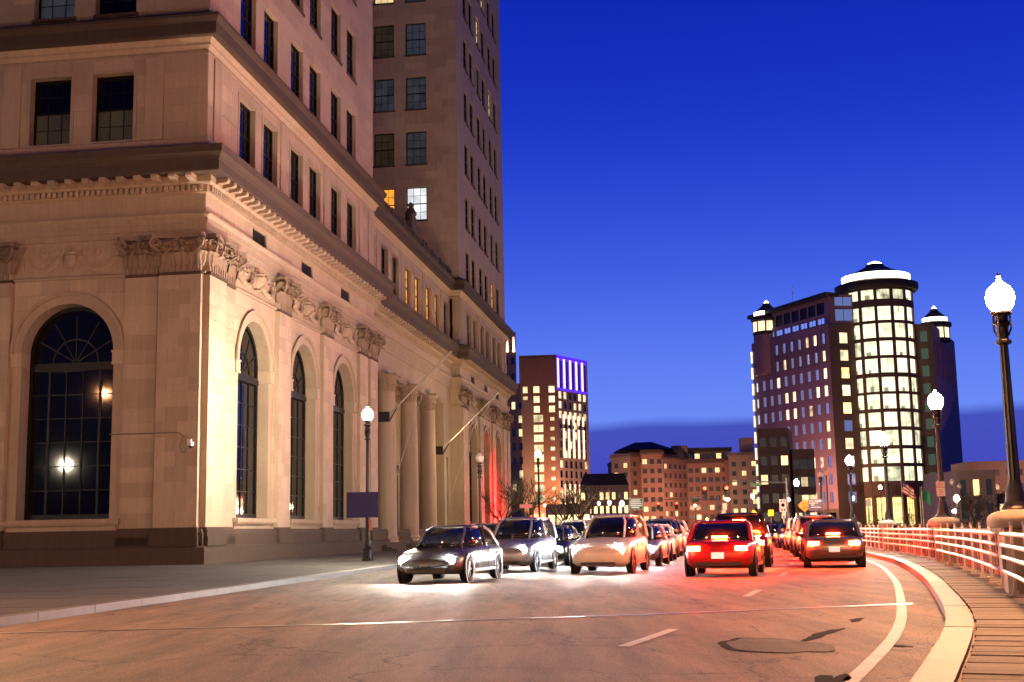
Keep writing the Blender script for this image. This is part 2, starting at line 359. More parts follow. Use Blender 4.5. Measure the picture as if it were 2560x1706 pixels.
# far pavement up to the bank, with its own kerb
fp = MB(); pts = [(-60, 30)]
fs = [(fk(y_)-.25, y_) for y_ in (12, 30, 50, 80, 110, 138)]
poly = [(-60, 12)]+fs+[(-60, 138)]
fp.add([(x, y_, .13) for x, y_ in poly], [tuple(range(len(poly)))])
fpo = fp.build('pavement', WALK, kind='structure')
ga = R(6.6); gx, gy = math.cos(ga), -math.sin(ga); hx, hy = math.sin(ga), math.cos(ga); nfl = 0; q = random.Random(31)
for j in range(34):
    for i in range(14):
        bx_, by_ = fk(14)-.32-(i+1)*1.52*gx+j*1.52*hx, 14-(i+1)*1.52*gy+j*1.52*hy
        cx_, cy_ = bx_+.75, by_+.75
        s0 = (cx_+13.41)*math.sin(R(8.06))+(cy_-53.74)*math.cos(R(8.06)); t0_ = -(cx_+13.41)*math.cos(R(8.06))+(cy_-53.74)*math.sin(R(8.06))
        if (s0 > -1.6 and t0_ > -1.6) or cx_/cy_ < -.46 or nfl >= 290: continue
        o = ob('flagstone', unit(WALK), fpo); o.location = (bx_, by_, .10); o.rotation_euler = (0, 0, -ga); o.scale = (1.505, 1.505, .036+q.uniform(0, .006)); nfl += 1
fkb = MB()
for a, b_ in zip(range(12, 138, 2), range(14, 140, 2)):
    fkb.flat([(fk(a)-.28, a+.01), (fk(a), a+.01), (fk(b_), b_-.01), (fk(b_)-.28, b_-.01)], 0, .14, rnd.uniform(-.08, .08))
fkb.build('far_kerb', GRAN, kind='structure')
# ---------------------------------------------------------------- street lamps
def globe_mats(nm, col, es): return mat(nm, (.8, .8, .8), .4, emit=col, es=es)
G_WARM = globe_mats('lit globe warm', (1, .56, .26), 1700)
G_WHITE = globe_mats('lit globe white', (1, .84, .60), 3300)
G_NEAR = globe_mats('lit globe amber', (1, .41, .15), 2900)
G_ORANGE = globe_mats('lit globe sodium', (1, .50, .20), 2300)
G_OFF = mat('unlit globe', (.55, .45, .38), .3)
G_FAR = globe_mats('lit globe distant', (1, .62, .34), 1700)
def make_lamp(label, loc, gm_, hpole, bridge, group, arms=True, seg=20):
    """cast iron post with an acorn globe; hpole is the height of the globe centre over the base"""
    t = thing('street_lamp', label, 'street lamp', loc, 0, group)
    b = MB(); k = hpole/4.9
    if bridge: b.lathe([(.24, 0), (.24, .05), (.20, .09), (.17, .16), (.15, .30), (.115, .42), (.10, .50)], n=seg)
    else: b.lathe([(.26, 0), (.26, .10), (.22, .16), (.19, .45), (.21, .52), (.15, .62), (.12, .85), (.10, .95)], n=seg)
    b.build('base', IRON, t, smooth=False)
    z0 = .49 if bridge else .94; z1 = hpole-1.0*min(k, 1)
    p = MB(); n = 16; vs = []
    for z, rr in ((z0, .095), (z0+(z1-z0)*.5, .083), (z1, .068)):
        for i in range(n): a = 2*math.pi*i/n; q_ = rr*(1 if i % 2 else .86); vs.append((q_*math.cos(a), q_*math.sin(a), z))
    p.add(vs, [(j*n+i, j*n+(i+1) % n, (j+1)*n+(i+1) % n, (j+1)*n+i) for j in range(2) for i in range(n)]); p.build('pole', IRON, t)
    s_ = min(k, 1); zc = z1
    c = MB().lathe([(.07, 0), (.13, .03), (.13, .07), (.085, .10), (.095, .30), (.13, .36), (.10, .42), (.11, .58), (.15, .64), (.15, .69), (.08, .73), (.10, .76)], (0, 0, zc-.05), n=seg)
    c.build('capital', IRON, t)
    rb = MB()
    for i in range(4):
        a = R(45+90*i); dx, dy = math.cos(a), math.sin(a)
        rb.tube([(dx*.09, dy*.09, zc+.10), (dx*.15, dy*.15, zc+.22), (dx*.14, dy*.14, zc+.45), (dx*.10, dy*.10, zc+.58)], .018, 5)
    rb.build('scroll', IRON, t)
    fz = hpole-.24
    MB().lathe([(.10, -.03), (.17, .0), (.17, .035), (.11, .05)], (0, 0, fz), n=seg).build('gallery', IRON, t)
    gl = MB().lathe([(.10, -.20), (.17, -.15), (.215, -.06), (.23, .04), (.215, .13), (.17, .21), (.10, .27), (.055, .30), (.04, .34), (.012, .38)], (0, 0, hpole), n=seg)
    gl.build('globe', gm_, t, smooth=True)
    MB().lathe([(.03, .0), (.045, .03), (.02, .06), (.006, .12)], (0, 0, hpole+.37), n=8).build('finial', IRON, t)
    return t
FARL = 'lamps along the far pavement'
make_lamp('lit street lamp carrying the back of a blue sign, in front of the arched windows', (-6.29, 54.0, .13), G_WHITE, 6.18, False, FARL)
make_lamp('unlit street lamp with an orange globe before the end of the stone bank', (-1.92, 70.0, .13), G_OFF, 5.16, False, FARL)
make_lamp('tall lit lamp glowing over the bare trees past the bank', (2.0, 105, .13), globe_mats('lit globe yellow', (1, .72, .36), 1200), 7.45, False, FARL)
make_lamp('added unseen sodium lamp that warms the road before the bank corner', (-9.6, 19.5, .13), globe_mats('lit globe sodium', (1, .34, .09), 9500), 5.2, False, FARL)  # lamp added out of view to tint the left of the road orange
make_lamp('added unseen lamp across the side street, set to reflect in the big arched window', (-36.2, 32.6, .13), globe_mats('lit globe white far', (1, .85, .6), 1500), 5.9, False, FARL)  # lamp added out of view so its reflection shows in the arched glass
def added_lamp(label, loc, h, m_, arm=(0, 1)):  # tall lamps added out of view to light the bank walls
    t = thing('added_tall_lamp', label, 'street lamp', loc, math.atan2(-arm[0], arm[1]), 'unseen lamps added to light the bank')
    MB().lathe([(.20, 0), (.20, .4), (.11, .5), (.07, h)], n=12).build('pole', STEEL, t)
    MB().tube([(0, 0, h-.1), (0, .9, h+.15), (0, 1.7, h+.15)], .045, 6).build('arm', STEEL, t)
    MB().lathe([(.06, .16), (.24, .08), (.26, .02)], (0, 1.9, h), n=14).build('hood', STEEL, t)
    MB().lathe([(.24, .02), (.25, -.10), (.19, -.24), (.08, -.30), (.01, -.31)], (0, 1.9, h), n=14).build('bowl', m_, t, smooth=True)
G_TALL = globe_mats('sodium bowl', (1, .40, .16), 1100); G_PINK = globe_mats('warm white bowl', (1, .50, .26), 90)
added_lamp('added unseen sodium lamp lighting the side wall of the bank', (-38, 24, .13), 11.5, G_TALL)
added_lamp('added unseen sodium lamp left of the picture, lighting the bank corner', (-24.5, 33, .13), 10.0, globe_mats('sodium bowl low', (1, .42, .17), 950))
added_lamp('added unseen warm lamp behind the viewer, lighting the bank', (10.5, -6, .13), 10.5, globe_mats('warm white bowl dim', (1, .42, .34), 90), (-1, .3))
added_lamp('added unseen warm lamp right of the picture, lighting the bank', (24, 38, -1), 9.5, G_PINK, (-1, 0))
BRL = 'lamps standing on the bridge piers'
PIERS = [4.3, 21.0, 38.6, 55.8, 73.2, 91, 109]
blab = ['street lamp on the bridge pier beside the viewer', 'largest lit lamp, on the bridge pier nearest in the railing', 'lit bridge lamp carrying the white no parking sign', 'lit bridge lamp before the bright round tower',
        'lit bridge lamp against the dark side of the round office building', 'dark bridge lamp with an unlit globe on the sixth pier', 'farthest lamp of the bridge railing']
pier_xy = []
for i, yy in enumerate(PIERS):
    x, y_, t = lane(-1.32, yy); y_ += 0
    pier_xy.append((x, y_, t))
    make_lamp(blab[i], (x, y_, 1.43), [globe_mats('lit globe amber dim', (1, .41, .15), 1150), G_NEAR, G_WARM, G_WHITE, G_FAR, G_OFF, G_FAR][i], 3.50, True, BRL)
# no parking sign on the third lamp
RED = mat('red sign ink', (.55, .03, .03), .5)
bx, by, bt = pier_xy[2]
t = thing('parking_sign', 'white no parking sign with red letters strapped to a bridge lamp', 'sign', (bx-.10, by-.22, 2.30))
pn = MB(); pn.flat([(-.13, 0), (.13, 0), (.13, .01), (-.13, .01)], -.22, .22); pn.build('panel', WHITEP, t)
for s_, z_, sz in (('NO', .14, .09), ('PARKING', .045, .062), ('ANY', -.04, .06), ('TIME', -.105, .06)):
    text('lettering', s_, RED, t, (0, -.006, z_), sz, (R(90), 0, 0))
MB().box(-.07, .07, -.009, -.004, -.172, -.160).build('arrow', RED, t)
MB().box(-.02, .02, .01, .14, -.15, -.12).box(-.02, .02, .01, .14, .12, .15).build('bracket', STEEL, t)
# blue sign seen from behind on the first far lamp
BLUEB = mat('blue sign back', (.012, .012, .11), .5)
t = thing('road_sign', 'dark blue sign panel on the lamp post in front of the arches', 'sign', (-6.29, 54.0, 0))
MB().box(-.87, .49, -.22, -.18, 1.96, 3.04).build('panel', BLUEB, t)
MB().box(-.40, .40, -.18, -.09, 2.2, 2.26).box(-.40, .40, -.18, -.09, 2.75, 2.81).build('bracket', STEEL, t)
MB().box(.09, .21, -.22, -.10, 1.42, 1.86).build('notice', mat('pink notice', (.6, .2, .15), .6), t)
# ---------------------------------------------------------------- bridge railing
def pier(i):
    x, y_, t_ = pier_xy[i]
    t = thing('railing_pier', ['tan concrete pier under the lamp beside the viewer', 'nearest tan concrete pier of the bridge railing with a domed cap', 'second concrete pier of the railing, under the no parking sign',
        'third concrete pier of the railing', 'fourth concrete pier of the railing', 'fifth concrete pier of the railing', 'farthest concrete pier of the railing'][i], 'pier', (x, y_, .13), -t_, 'piers of the bridge railing')
    b = MB(); b.flat([(-.24, -.38), (-.16, -.45), (.16, -.45), (.24, -.38), (.24, .38), (.16, .45), (-.16, .45), (-.24, .38)], 0, 1.06); b.build('shaft', CONC, t)
    MB().box(-.30, -.235, -.30, .30, .35, .80).build('wing', CONC, t)
    cp = MB(); prof = [(1.0, .0), (1.10, .04), (1.14, .11), (1.10, .18), (.95, .235), (.70, .275), (.40, .295), (.1, .30)]; n = 28; vs = []
    for rr, z in prof:
        for j in range(n):
            a = 2*math.pi*j/n; cx, cy = math.cos(a), math.sin(a); e = .55
            vs.append((math.copysign(abs(cx)**e, cx)*.40*rr, math.copysign(abs(cy)**e, cy)*.62*rr, 1.04+z))
    cp.add(vs, [(j*n+k_, j*n+(k_+1) % n, (j+1)*n+(k_+1) % n, (j+1)*n+k_) for j in range(len(prof)-1) for k_ in range(n)]+[tuple(range(n-1, -1, -1)), tuple(range((len(prof)-1)*n, len(prof)*n))])
    cp.build('cap', CONC, t, smooth=True)
    for sy in (-.62, -.86):
        MB().lathe([(.012, -.10), (.06, -.08), (.10, 0), (.06, .08), (.012, .10)], (.16, sy, 1.04), n=14).build('ball', IRON, t, smooth=True)
for i in range(len(PIERS)): pier(i)
RLAB = ['railing section nearest the viewer', 'railing section between the first and second lamp piers', 'railing section between the second and third lamp piers', 'railing section beyond the third lamp pier',
        'railing section past the fourth lamp pier, glowing red', 'farthest railing section of the bridge']
for i in range(len(PIERS)-1):
    ya, yb = PIERS[i], PIERS[i+1]; x0, y0_, _ = lane(-1.32, ya)
    t = thing('bridge_railing', 'four tube steel '+RLAB[i], 'railing', (x0, y0_, .13), 0, 'railing sections between the lamp piers')
    org = Vector((x0, y0_, .13)); off = -1.02
    for z in (.95, .77, .585, .36):
        pts = []; n = 12
        for j in range(n+1):
            yy = ya+.46+(yb-ya-.92)*j/n; px, py, _ = lane(off, yy); pts.append(Vector((px, py, .13+z))-org)
        MB().tube(pts, .032, 8).build('rail', RAIL, t, smooth=True)
        pts2 = [p+Vector((.0, 0, .045)) for p in pts]
    npst = 8
    for j in range(npst):
        yy = ya+(yb-ya)*(j+.5)/npst; px, py, th = lane(off-.10, yy); p = Vector((px, py, .13))-org
        o = MB().box(-.022, .022, -.012, .012, 0, 1.08).box(-.07, -.02, -.010, .010, .33, .39).box(-.07, -.02, -.010, .010, .555, .615).box(-.07, -.02, -.010, .010, .74, .80).box(-.07, -.02, -.010, .010, .92, .98).lathe([(.02, 0), (.032, .03), (.02, .06)], (0, 0, 1.08), n=8)
        o.build('post', RAIL, t, loc=p, rz=-th)
        MB().box(-.16, .16, -.07, .07, .0, .03).box(-.05, .05, -.03, .03, .03, .09).build('base_plate', RAIL, t, loc=p, rz=-th)
    nb = max(4, int((yb-ya)/.62))
    for j in range(nb):
        yy = ya+.5+(yb-ya-1.0)*(j+.5)/nb; px, py, th = lane(-1.62, yy); p = Vector((px, py, .13))-org
        MB().box(-.10, .10, -.20, .20, -.05, .92).build('baluster', GRAN, t, loc=p, rz=-th)
    s_ = MB()
    p = [Vector((*lane(-1.49, ya+.4)[:2], 0))-org, Vector((*lane(-1.49, yb-.4)[:2], 0))-org, Vector((*lane(-1.75, yb-.4)[:2], 0))-org, Vector((*lane(-1.75, ya+.4)[:2], 0))-org]
    s_.add([(q_.x, q_.y, z_) for z_ in (.925, 1.0) for q_ in p], [(0, 3, 2, 1), (4, 5, 6, 7), (0, 1, 5, 4), (1, 2, 6, 5), (2, 3, 7, 6), (3, 0, 4, 7)]); s_.build('coping', CONC, t)
# ---------------------------------------------------------------- the stone bank tower
AL = R(8.06)
bank = thing('bank_building', 'tall limestone bank with arched windows, garlanded frieze and deep cornices on the street corner', 'building', (-13.41, 53.74, 0), R(90)-AL)
# local frame: x along the street, y into the building, z up. faces: st street, lf side wall, rs court side of the far tower, ce recessed centre
def FB(face, u0, u1, d0, d1, z0, z1):
    if face == 'st': return (u0, u1, d0, d1, z0, z1)
    if face == 'lf': return (d0, d1, u0, u1, z0, z1)
    if face == 'rs': return (61.1+d0, 61.1+d1, u0, u1, z0, z1)
    return (u0, u1, .95+d0, .95+d1, z0, z1)
def FP(face):
    return {'st': lambda u, d, z: (u, d, z), 'lf': lambda u, d, z: (d, u, z), 'rs': lambda u, d, z: (61.1+d, u, z), 'ce': lambda u, d, z: (u, .95+d, z)}[face]
def fbox(mb, face, *a, tone=0.0): mb.box(*FB(face, *a), tone=tone)
def shell(mb, face, u0, u1, z0, z1, holes, th=.62):
    """wall with rectangular openings, hole = (u0, u1, z0, z1)"""
    zs = sorted({z0, z1, *[h[2] for h in holes], *[h[3] for h in holes]})
    for za, zb in zip(zs, zs[1:]):
        hs = sorted([(h[0], h[1]) for h in holes if h[2] < zb-1e-6 and h[3] > za+1e-6]); c = u0
        for a, b_ in hs:
            if a > c+1e-6: fbox(mb, face, c, a, 0, th, za, zb)
            c = max(c, b_)
        if c < u1-1e-6: fbox(mb, face, c, u1, 0, th, za, zb)
AR, AZ, ASILL, ATOP = 2.15, 9.42, 2.12, 12.32
def spandrel(mb, face, c, th=.62):
    n = 28; f = FP(face)
    for i in range(n):
        a0, a1 = math.pi*i/n, math.pi*(i+1)/n
        p = [(c-AR*math.cos(a0), AZ+AR*math.sin(a0)), (c-AR*math.cos(a1), AZ+AR*math.sin(a1)), (c-AR*math.cos(a1), ATOP), (c-AR*math.cos(a0), ATOP)]
        mb.prism(p, 0, th, f)
def ring(mb, face, c, r0, r1, d0, d1, n=28, z=AZ):
    f = FP(face)
    for i in range(n):
        a0, a1 = math.pi*i/n, math.pi*(i+1)/n
        mb.prism([(c-r0*math.cos(a0), z+r0*math.sin(a0)), (c-r0*math.cos(a1), z+r0*math.sin(a1)), (c-r1*math.cos(a1), z+r1*math.sin(a1)), (c-r1*math.cos(a0), z+r1*math.sin(a0))], d0, d1, f)
wall = MB()
ST_ARCH = [6.5, 14.35, 22.2]; RW = 61.1; LW = 29.6
street_arch = [('st', c) for c in ST_ARCH]+[('st', RW+c) for c in ST_ARCH]
left_arch = [('lf', 6.2), ('lf', 14.05)]
def hole(c): return (c-AR, c+AR, ASILL, AZ)
def top(c): return (c-AR, c+AR, AZ, ATOP)
vent = [7.0, 14.75, 22.55]
vh = lambda o: [(o+v-1.0, o+v+1.0, 15.42, 16.18) for v in vent]
shell(wall, 'st', 0, LW, 0, 18.3, [hole(c) for c in ST_ARCH]+[top(c) for c in ST_ARCH]+vh(0))
shell(wall, 'st', RW, RW+LW, 0, 18.3, [hole(RW+c) for c in ST_ARCH]+[top(RW+c) for c in ST_ARCH]+vh(RW-.25))
shell(wall, 'lf', .62, 34, 0, 18.3, [hole(6.2), top(6.2), hole(14.05), top(14.05)])
for f_, c in street_arch+left_arch: spandrel(wall, f_, c)
# recessed centre, portico in the middle
shell(wall, 'ce', LW, RW, 12.75, 18.3, []); shell(wall, 'ce', LW, 31.6, 0, 12.75, []); shell(wall, 'ce', 58.2, RW, 0, 12.75, [(59.2, 59.9, 2.0, 8.0)])
wall.box(LW-.6, LW, 0.62, 1.6, 0, 18.3); wall.box(RW, RW+.62, .62, 34, 0, 18.3)
wall.box(31, 58.8, 4.6, 5.2, 0, 12.75); wall.box(31.0, 31.6, 1.57, 4.6, 0, 12.75); wall.box(58.2, 58.8, 1.57, 4.6, 0, 12.75)
wall.box(31.6, 58.2, 1.57, 4.6, 12.6, 12.75)
# attic storey
aw_l = [(3.9, 6.05), (7.25, 9.4), (11.6, 13.75), (14.95, 17.1), (19.25, 21.4), (22.75, 24.9)]
aw_c = [(31.2, 33.3), (35.3, 37.3), (38.7, 40.8), (43.0, 45.1), (46.5, 48.6), (50.8, 52.9), (54.3, 56.4), (58.4, 60.5)]
aw_r = [(RW+a, RW+b_) for a, b_ in aw_l]
aw_s = [(3.45, 5.42), (6.45, 8.42), (11.3, 13.3), (14.4, 16.4)]
AZ0, AZ1 = 18.95, 22.1
shell(wall, 'st', 0, LW, 18.3, 24.8, [(a, b_, AZ0, AZ1) for a, b_ in aw_l]); shell(wall, 'st', RW, RW+LW, 18.3, 24.8, [(a, b_, AZ0, AZ1) for a, b_ in aw_r])
shell(wall, 'ce', LW-.6, RW+.6, 18.3, 24.8, [(a, b_, AZ0, AZ1) for a, b_ in aw_c]); shell(wall, 'lf', .62, 34, 18.3, 24.8, [(a, b_, AZ0, AZ1) for a, b_ in aw_s])
# upper towers
ROWS = [24.95+5.42*k for k in range(9)]; WH = 3.2
uw = aw_l; hl = [(a, b_, z, z+WH) for z in ROWS[:5] for a, b_ in uw]
TOPL, TOPR = 52.0, 76.0
shell(wall, 'st', 0, 29.3, 24.8, TOPL, hl)
hs_ = [(a, b_, z, z+WH) for z in ROWS[:5] for a, b_ in aw_s]; shell(wall, 'lf', .62, 34, 24.8, TOPL, hs_)
hr = [(a, b_, z, z+WH) for z in ROWS for a, b_ in aw_r]; shell(wall, 'st', RW+.0, RW+LW-.6, 24.8, TOPR, hr)
cw = [(2.95, 4.93), (6.06, 8.04), (11.0, 13.0), (14.1, 16.1)]
hc = [(a, b_, z, z+WH) for z in ROWS[:7] for a, b_ in cw]; shell(wall, 'rs', .62, 30, 24.8, TOPR, hc)
wall.box(29.3-.62, 29.3, .62, 30, 24.8, TOPL); wall.box(0, 29.3, 34, 34.6, 0, TOPL); wall.box(RW, RW+LW, 30, 30.6, 24.8, TOPR); wall.box(RW+LW-1.22, RW+LW-.6, .62, 30, 24.8, TOPR)
wall.box(RW+LW-.62, RW+LW, .62, 34, 0, 24.8); wall.box(29.3, RW, 30, 30.6, 0, 24.8); wall.box(-.0+.62, 29.3-.62, .62, 34, TOPL-.5, TOPL-.02); wall.box(RW+.62, RW+LW-1.22, .62, 30, TOPR-.5, TOPR-.02)
wall.build('wall', STONE, bank)
MB().box(LW-.9, RW+.9, 1.57, 30, 24.0, 24.5).build('roof', ROOF, bank)
# plinth, sill course, bands
def sweep(mb, path, prof):
    """profile (out, z) swept round the outline; outward is to the right of travel"""
    pts = [Vector(p) for p in path]; n = len(pts); rows = []
    for i, p in enumerate(pts):
        ns_ = []
        if i > 0: d = (p-pts[i-1]).normalized(); ns_.append(Vector((d.y, -d.x)))
        if i < n-1: d = (pts[i+1]-p).normalized(); ns_.append(Vector((d.y, -d.x)))
        nrm = ns_[0] if len(ns_) == 1 else (ns_[0]+ns_[1])/(1+ns_[0].dot(ns_[1]))
        rows.append([(p.x+nrm.x*o, p.y+nrm.y*o, z) for o, z in prof])
    k = len(prof); mb.add([q for r_ in rows for q in r_], [(i*k+j, (i+1)*k+j, (i+1)*k+(j+1) % k, i*k+(j+1) % k) for i in range(n-1) for j in range(k)]+[tuple(range(k)), tuple(range(n*k-1, (n-1)*k-1, -1))])
OUT = [(0, 34), (0, 0), (LW, 0), (LW, .95), (RW, .95), (RW, 0), (RW+LW, 0), (RW+LW, 34)]
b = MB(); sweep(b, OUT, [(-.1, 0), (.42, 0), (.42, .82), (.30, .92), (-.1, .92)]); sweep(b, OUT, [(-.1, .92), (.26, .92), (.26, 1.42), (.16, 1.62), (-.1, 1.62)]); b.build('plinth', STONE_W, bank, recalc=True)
b = MB(); sweep(b, OUT, [(-.1, 12.66), (.10, 12.66), (.13, 12.74), (.07, 12.82), (-.1, 12.82)])
sweep(b, OUT, [(-.1, 14.36), (.10, 14.36), (.10, 14.62), (.15, 14.63), (.15, 14.90), (.20, 14.91), (.20, 15.14), (.32, 15.24), (.34, 15.32), (-.1, 15.32)])
b.build('architrave', STONE, bank, recalc=True)
b = MB(); sweep(b, OUT, [(-.1, 16.24), (.05, 16.24), (.14, 16.30), (-.1, 16.30)]); sweep(b, OUT, [(-.1, 16.30), (.16, 16.30), (.16, 16.62), (-.1, 16.62)])
sweep(b, OUT, [(-.1, 16.62), (.32, 16.62), (.40, 16.70), (.40, 17.0), (-.1, 17.0)]); b.build('bed_moulding', CARVED, bank, recalc=True)
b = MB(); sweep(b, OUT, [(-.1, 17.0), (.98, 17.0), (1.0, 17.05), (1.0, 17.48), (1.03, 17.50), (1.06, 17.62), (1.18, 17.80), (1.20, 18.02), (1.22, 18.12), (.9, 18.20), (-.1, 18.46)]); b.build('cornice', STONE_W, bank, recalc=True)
b = MB(); sweep(b, OUT, [(-.1, 18.40), (.10, 18.40), (.10, 18.80), (.04, 18.86), (-.1, 18.86)]); sweep(b, OUT, [(-.1, 22.72), (.06, 22.72), (.06, 22.84), (-.1, 22.84)])
sweep(b, OUT, [(-.1, 22.95), (.05, 22.95), (.16, 23.10), (.16, 23.2), (.30, 23.42), (-.1, 23.42)]); b.build('attic_band', STONE, bank, recalc=True)
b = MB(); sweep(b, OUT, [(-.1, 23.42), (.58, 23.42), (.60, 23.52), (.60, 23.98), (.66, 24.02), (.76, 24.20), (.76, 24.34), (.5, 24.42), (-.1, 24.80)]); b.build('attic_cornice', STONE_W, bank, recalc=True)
# dentils and modillions
def outline_runs(step, inset):
    runs = [('lf', .0, 16), ('st', 0, LW), ('ce', LW, RW), ('st', RW, RW+LW)]
    for f_, a, b_ in runs:
        n = int(round((b_-a)/step))
        for i in range(n): yield f_, a+(i+.5)*(b_-a)/n
b = MB()
for f_, u in outline_runs(.262, 0): fbox(b, f_, u-.075, u+.075, -.30, -.15, 16.36, 16.60, tone=rnd.uniform(-.1, .1))
b.build('dentils', STONE, bank, kind='stuff')
md = MB(); md.prism([(-.95, 16.98), (-.95, 16.86), (-.86, 16.78), (-.60, 16.76), (-.38, 16.70), (-.38, 16.98)], -.15, .15, lambda u, d, z: (d, u, z))
md.add([(-.15, -.36, 16.98), (.15, -.36, 16.98), (.15, -.36, 16.7), (-.15, -.36, 16.7)], [(0, 1, 2, 3)])
mm = md.mesh('modillion', CARVED)
for f_, u in outline_runs(.785, 0):
    o = ob('modillion', mm, bank)
    if f_ == 'lf': o.location = (0, u, 0); o.rotation_euler = (0, 0, R(-90))
    else: o.location = (u, .95 if f_ == 'ce' else 0, 0)
    o.location.z = rnd.uniform(0, .004)
# mouldings round openings
for f_, c in street_arch+left_arch:
    b = MB(); ring(b, f_, c, AR-.004, AR+.42, -.07, .0); ring(b, f_, c, AR+.36, AR+.52, -.16, -.07); b.build('archivolt', STONE, bank, recalc=True)
for f_, c in street_arch+left_arch:
    b = MB()
    for s_ in (-1, 1):
        b.build('impost', STONE, bank) if b.v else None; b = MB()
        a, e = c+s_*(AR-.06), c+s_*(AR+.52)
        fbox(b, f_, a, e, -.14, .0, AZ-.10, AZ-.01); fbox(b, f_, a+s_*.03, e-s_*.03, -.10, .0, AZ-.56, AZ-.10); fbox(b, f_, a, e, -.12, .0, AZ-.62, AZ-.56)
        fbox(b, f_, c+s_*(AR-.06), c+s_*AR, 0, .55, AZ-.62, AZ-.0)
    b.build('impost', STONE, bank); b = MB()
    fbox(b, f_, c-AR-.55, c+AR+.55, -.30, .55, ASILL-.20, ASILL-.02); fbox(b, f_, c-AR-.50, c+AR+.50, -.22, .0, ASILL-.28, ASILL-.20)
    b.build('sill', STONE, bank); b = MB(); fbox(b, f_, c-AR-.35, c+AR+.35, -.06, .0, .95+.66, ASILL-.30); b.build('apron_panel', STONE, bank)
# pilasters: shafts of stone blocks, bases, capitals
PIL = [('st', .0, 1.96, .30), ('st', 2.05, 3.55, .12), ('st', 9.50, 11.40, .26), ('st', 17.35, 19.25, .26), ('st', 25.25, 27.15, .26), ('st', 27.7, 29.6, .30)]
PIL += [('st', RW+a, RW+b_, d) for _, a, b_, d in PIL[:6]]
PILL = [('lf', .0, 1.96, .30), ('lf', 2.05, 3.55, .12), ('lf', 8.85, 10.75, .26), ('lf', 16.7, 18.6, .26)]
for f_, a, e, d in PIL+PILL:
    bs = MB(); core = MB()
    fbox(core, f_, a+.02, e-.02, -d+.045, .0, 1.62, 12.68)
    fbox(bs, f_, a-.10, e+.10, -d-.14, .0, .90, 1.30); fbox(bs, f_, a-.06, e+.06, -d-.09, .0, 1.30, 1.46); fbox(bs, f_, a-.09, e+.09, -d-.12, .0, 1.46, 1.56); fbox(bs, f_, a-.03, e+.03, -d-.05, .0, 1.56, 1.68)
    fbox(bs, f_, a-.02, e+.02, -d-.03, .0, 12.60, 12.72)
    fbox(core, f_, a+.03, e-.03, -d+.02, 0, 12.72, 14.36)
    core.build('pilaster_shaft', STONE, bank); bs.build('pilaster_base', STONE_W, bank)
# ashlar facing
blocks = []
def courses(f_, u0, u1, z0, z1, d, w, circ=None, h=.632, seed=0):
    q = random.Random(seed*31+int(u0*10)+int(z0)); n = max(1, int(round((z1-z0)/h))); hh = (z1-z0)/n
    for i in range(n):
        za, zb = z0+i*hh, z0+(i+1)*hh; nb = max(1, int(round((u1-u0)/w))); ww = (u1-u0)/nb
        cuts = [u0+j*ww for j in range(nb+1)]
        if i % 2 and nb > 1: cuts = [u0]+[c+ww/2*(1 if nb < 4 else 1) for c in cuts[:-1]]+[u1]
        elif i % 2 and u1-u0 > 1.5: cuts = [u0, u0+(u1-u0)*q.choice((.38, .62)), u1]
        for a, e in zip(cuts, cuts[1:]):
            if circ:
                c, r_, z_ = circ
                if zb <= z_:
                    if a < c+r_ and e > c-r_:
                        if a < c-r_: e = c-r_
                        elif e > c+r_: a = c+r_
                        else: continue
                else:
                    def cut(u): return z_+math.sqrt(max(0, r_*r_-(u-c)**2)) if abs(u-c) < r_ else -1
                    if min(cut(a), cut(e)) > -1 or (a < c < e) or cut(a) > za or cut(e) > za:
                        if min(cut(a), cut(e)) >= zb: continue
                        g_ = .005; us = [a+g_+(e-a-2*g_)*k_/6 for k_ in range(7)]; lo = [max(za+g_, cut(u)) for u in us]
                        pts = [(u, l_) for u, l_ in zip(us, lo) if l_ < zb-g_-.01]
                        if len(pts) > 1: blocks.append(('poly', f_, pts+[(pts[-1][0], zb-g_), (pts[0][0], zb-g_)], d, q.uniform(.030, .036), q.uniform(-.16, .08)))
                        continue
            if e-a > .05: blocks.append(('box', f_, (a, e, za, zb), d, q.uniform(.030, .036), q.uniform(-.16, .08)))
rr_ = AR+.50
for f_, a, e, d in PIL+PILL: courses(f_, a, e, 1.70, 12.58, d-.045, 1.25, seed=3)
bays = [('lf', 3.55, 8.85, 6.2), ('lf', 10.75, 16.7, 14.05), ('st', 3.55, 9.5, 6.5), ('st', 11.4, 17.35, 14.35), ('st', 19.25, 25.25, 22.2)]
bays += [('st', RW+a, RW+e, RW+c) for f_, a, e, c in bays[2:]]
for f_, a, e, c in bays: courses(f_, a, e, 1.62, 12.64, 0, 1.3, (c, rr_, AZ-.02), seed=5)
for f_, a, e in (('lf', .0, 16.5), ('st', .0, LW), ('st', RW, RW+LW), ('ce', LW, RW)):
    vs_ = vent if f_ == 'st' else []
    o_ = 0 if a < 1 else RW-.25
    ed = [a]+[x for v in vs_ for x in (o_+v-1.02, o_+v+1.02)]+[e]
    for i in range(0, len(ed), 2): courses(f_, ed[i], ed[i+1], 15.34, 16.24, -.0, 1.9, h=.9, seed=7)
ring_w = lambda ws: [a for a in ws]
def attic(f_, a, e, ws, z0=18.86, z1=22.72, seed=9):
    ed = [a]+[x for w in ws for x in w]+[e]
    for i in range(0, len(ed), 2): courses(f_, ed[i], ed[i+1], z0, z1, 0, 1.7, h=.78, seed=seed)
    for w in ws: courses(f_, w[0], w[1], AZ1+.02, z1, 0, 2.2, h=.6, seed=seed)
attic('lf', 0, 10.6, aw_s[:2]); attic('st', 0, LW, aw_l); attic('ce', LW, RW, aw_c)
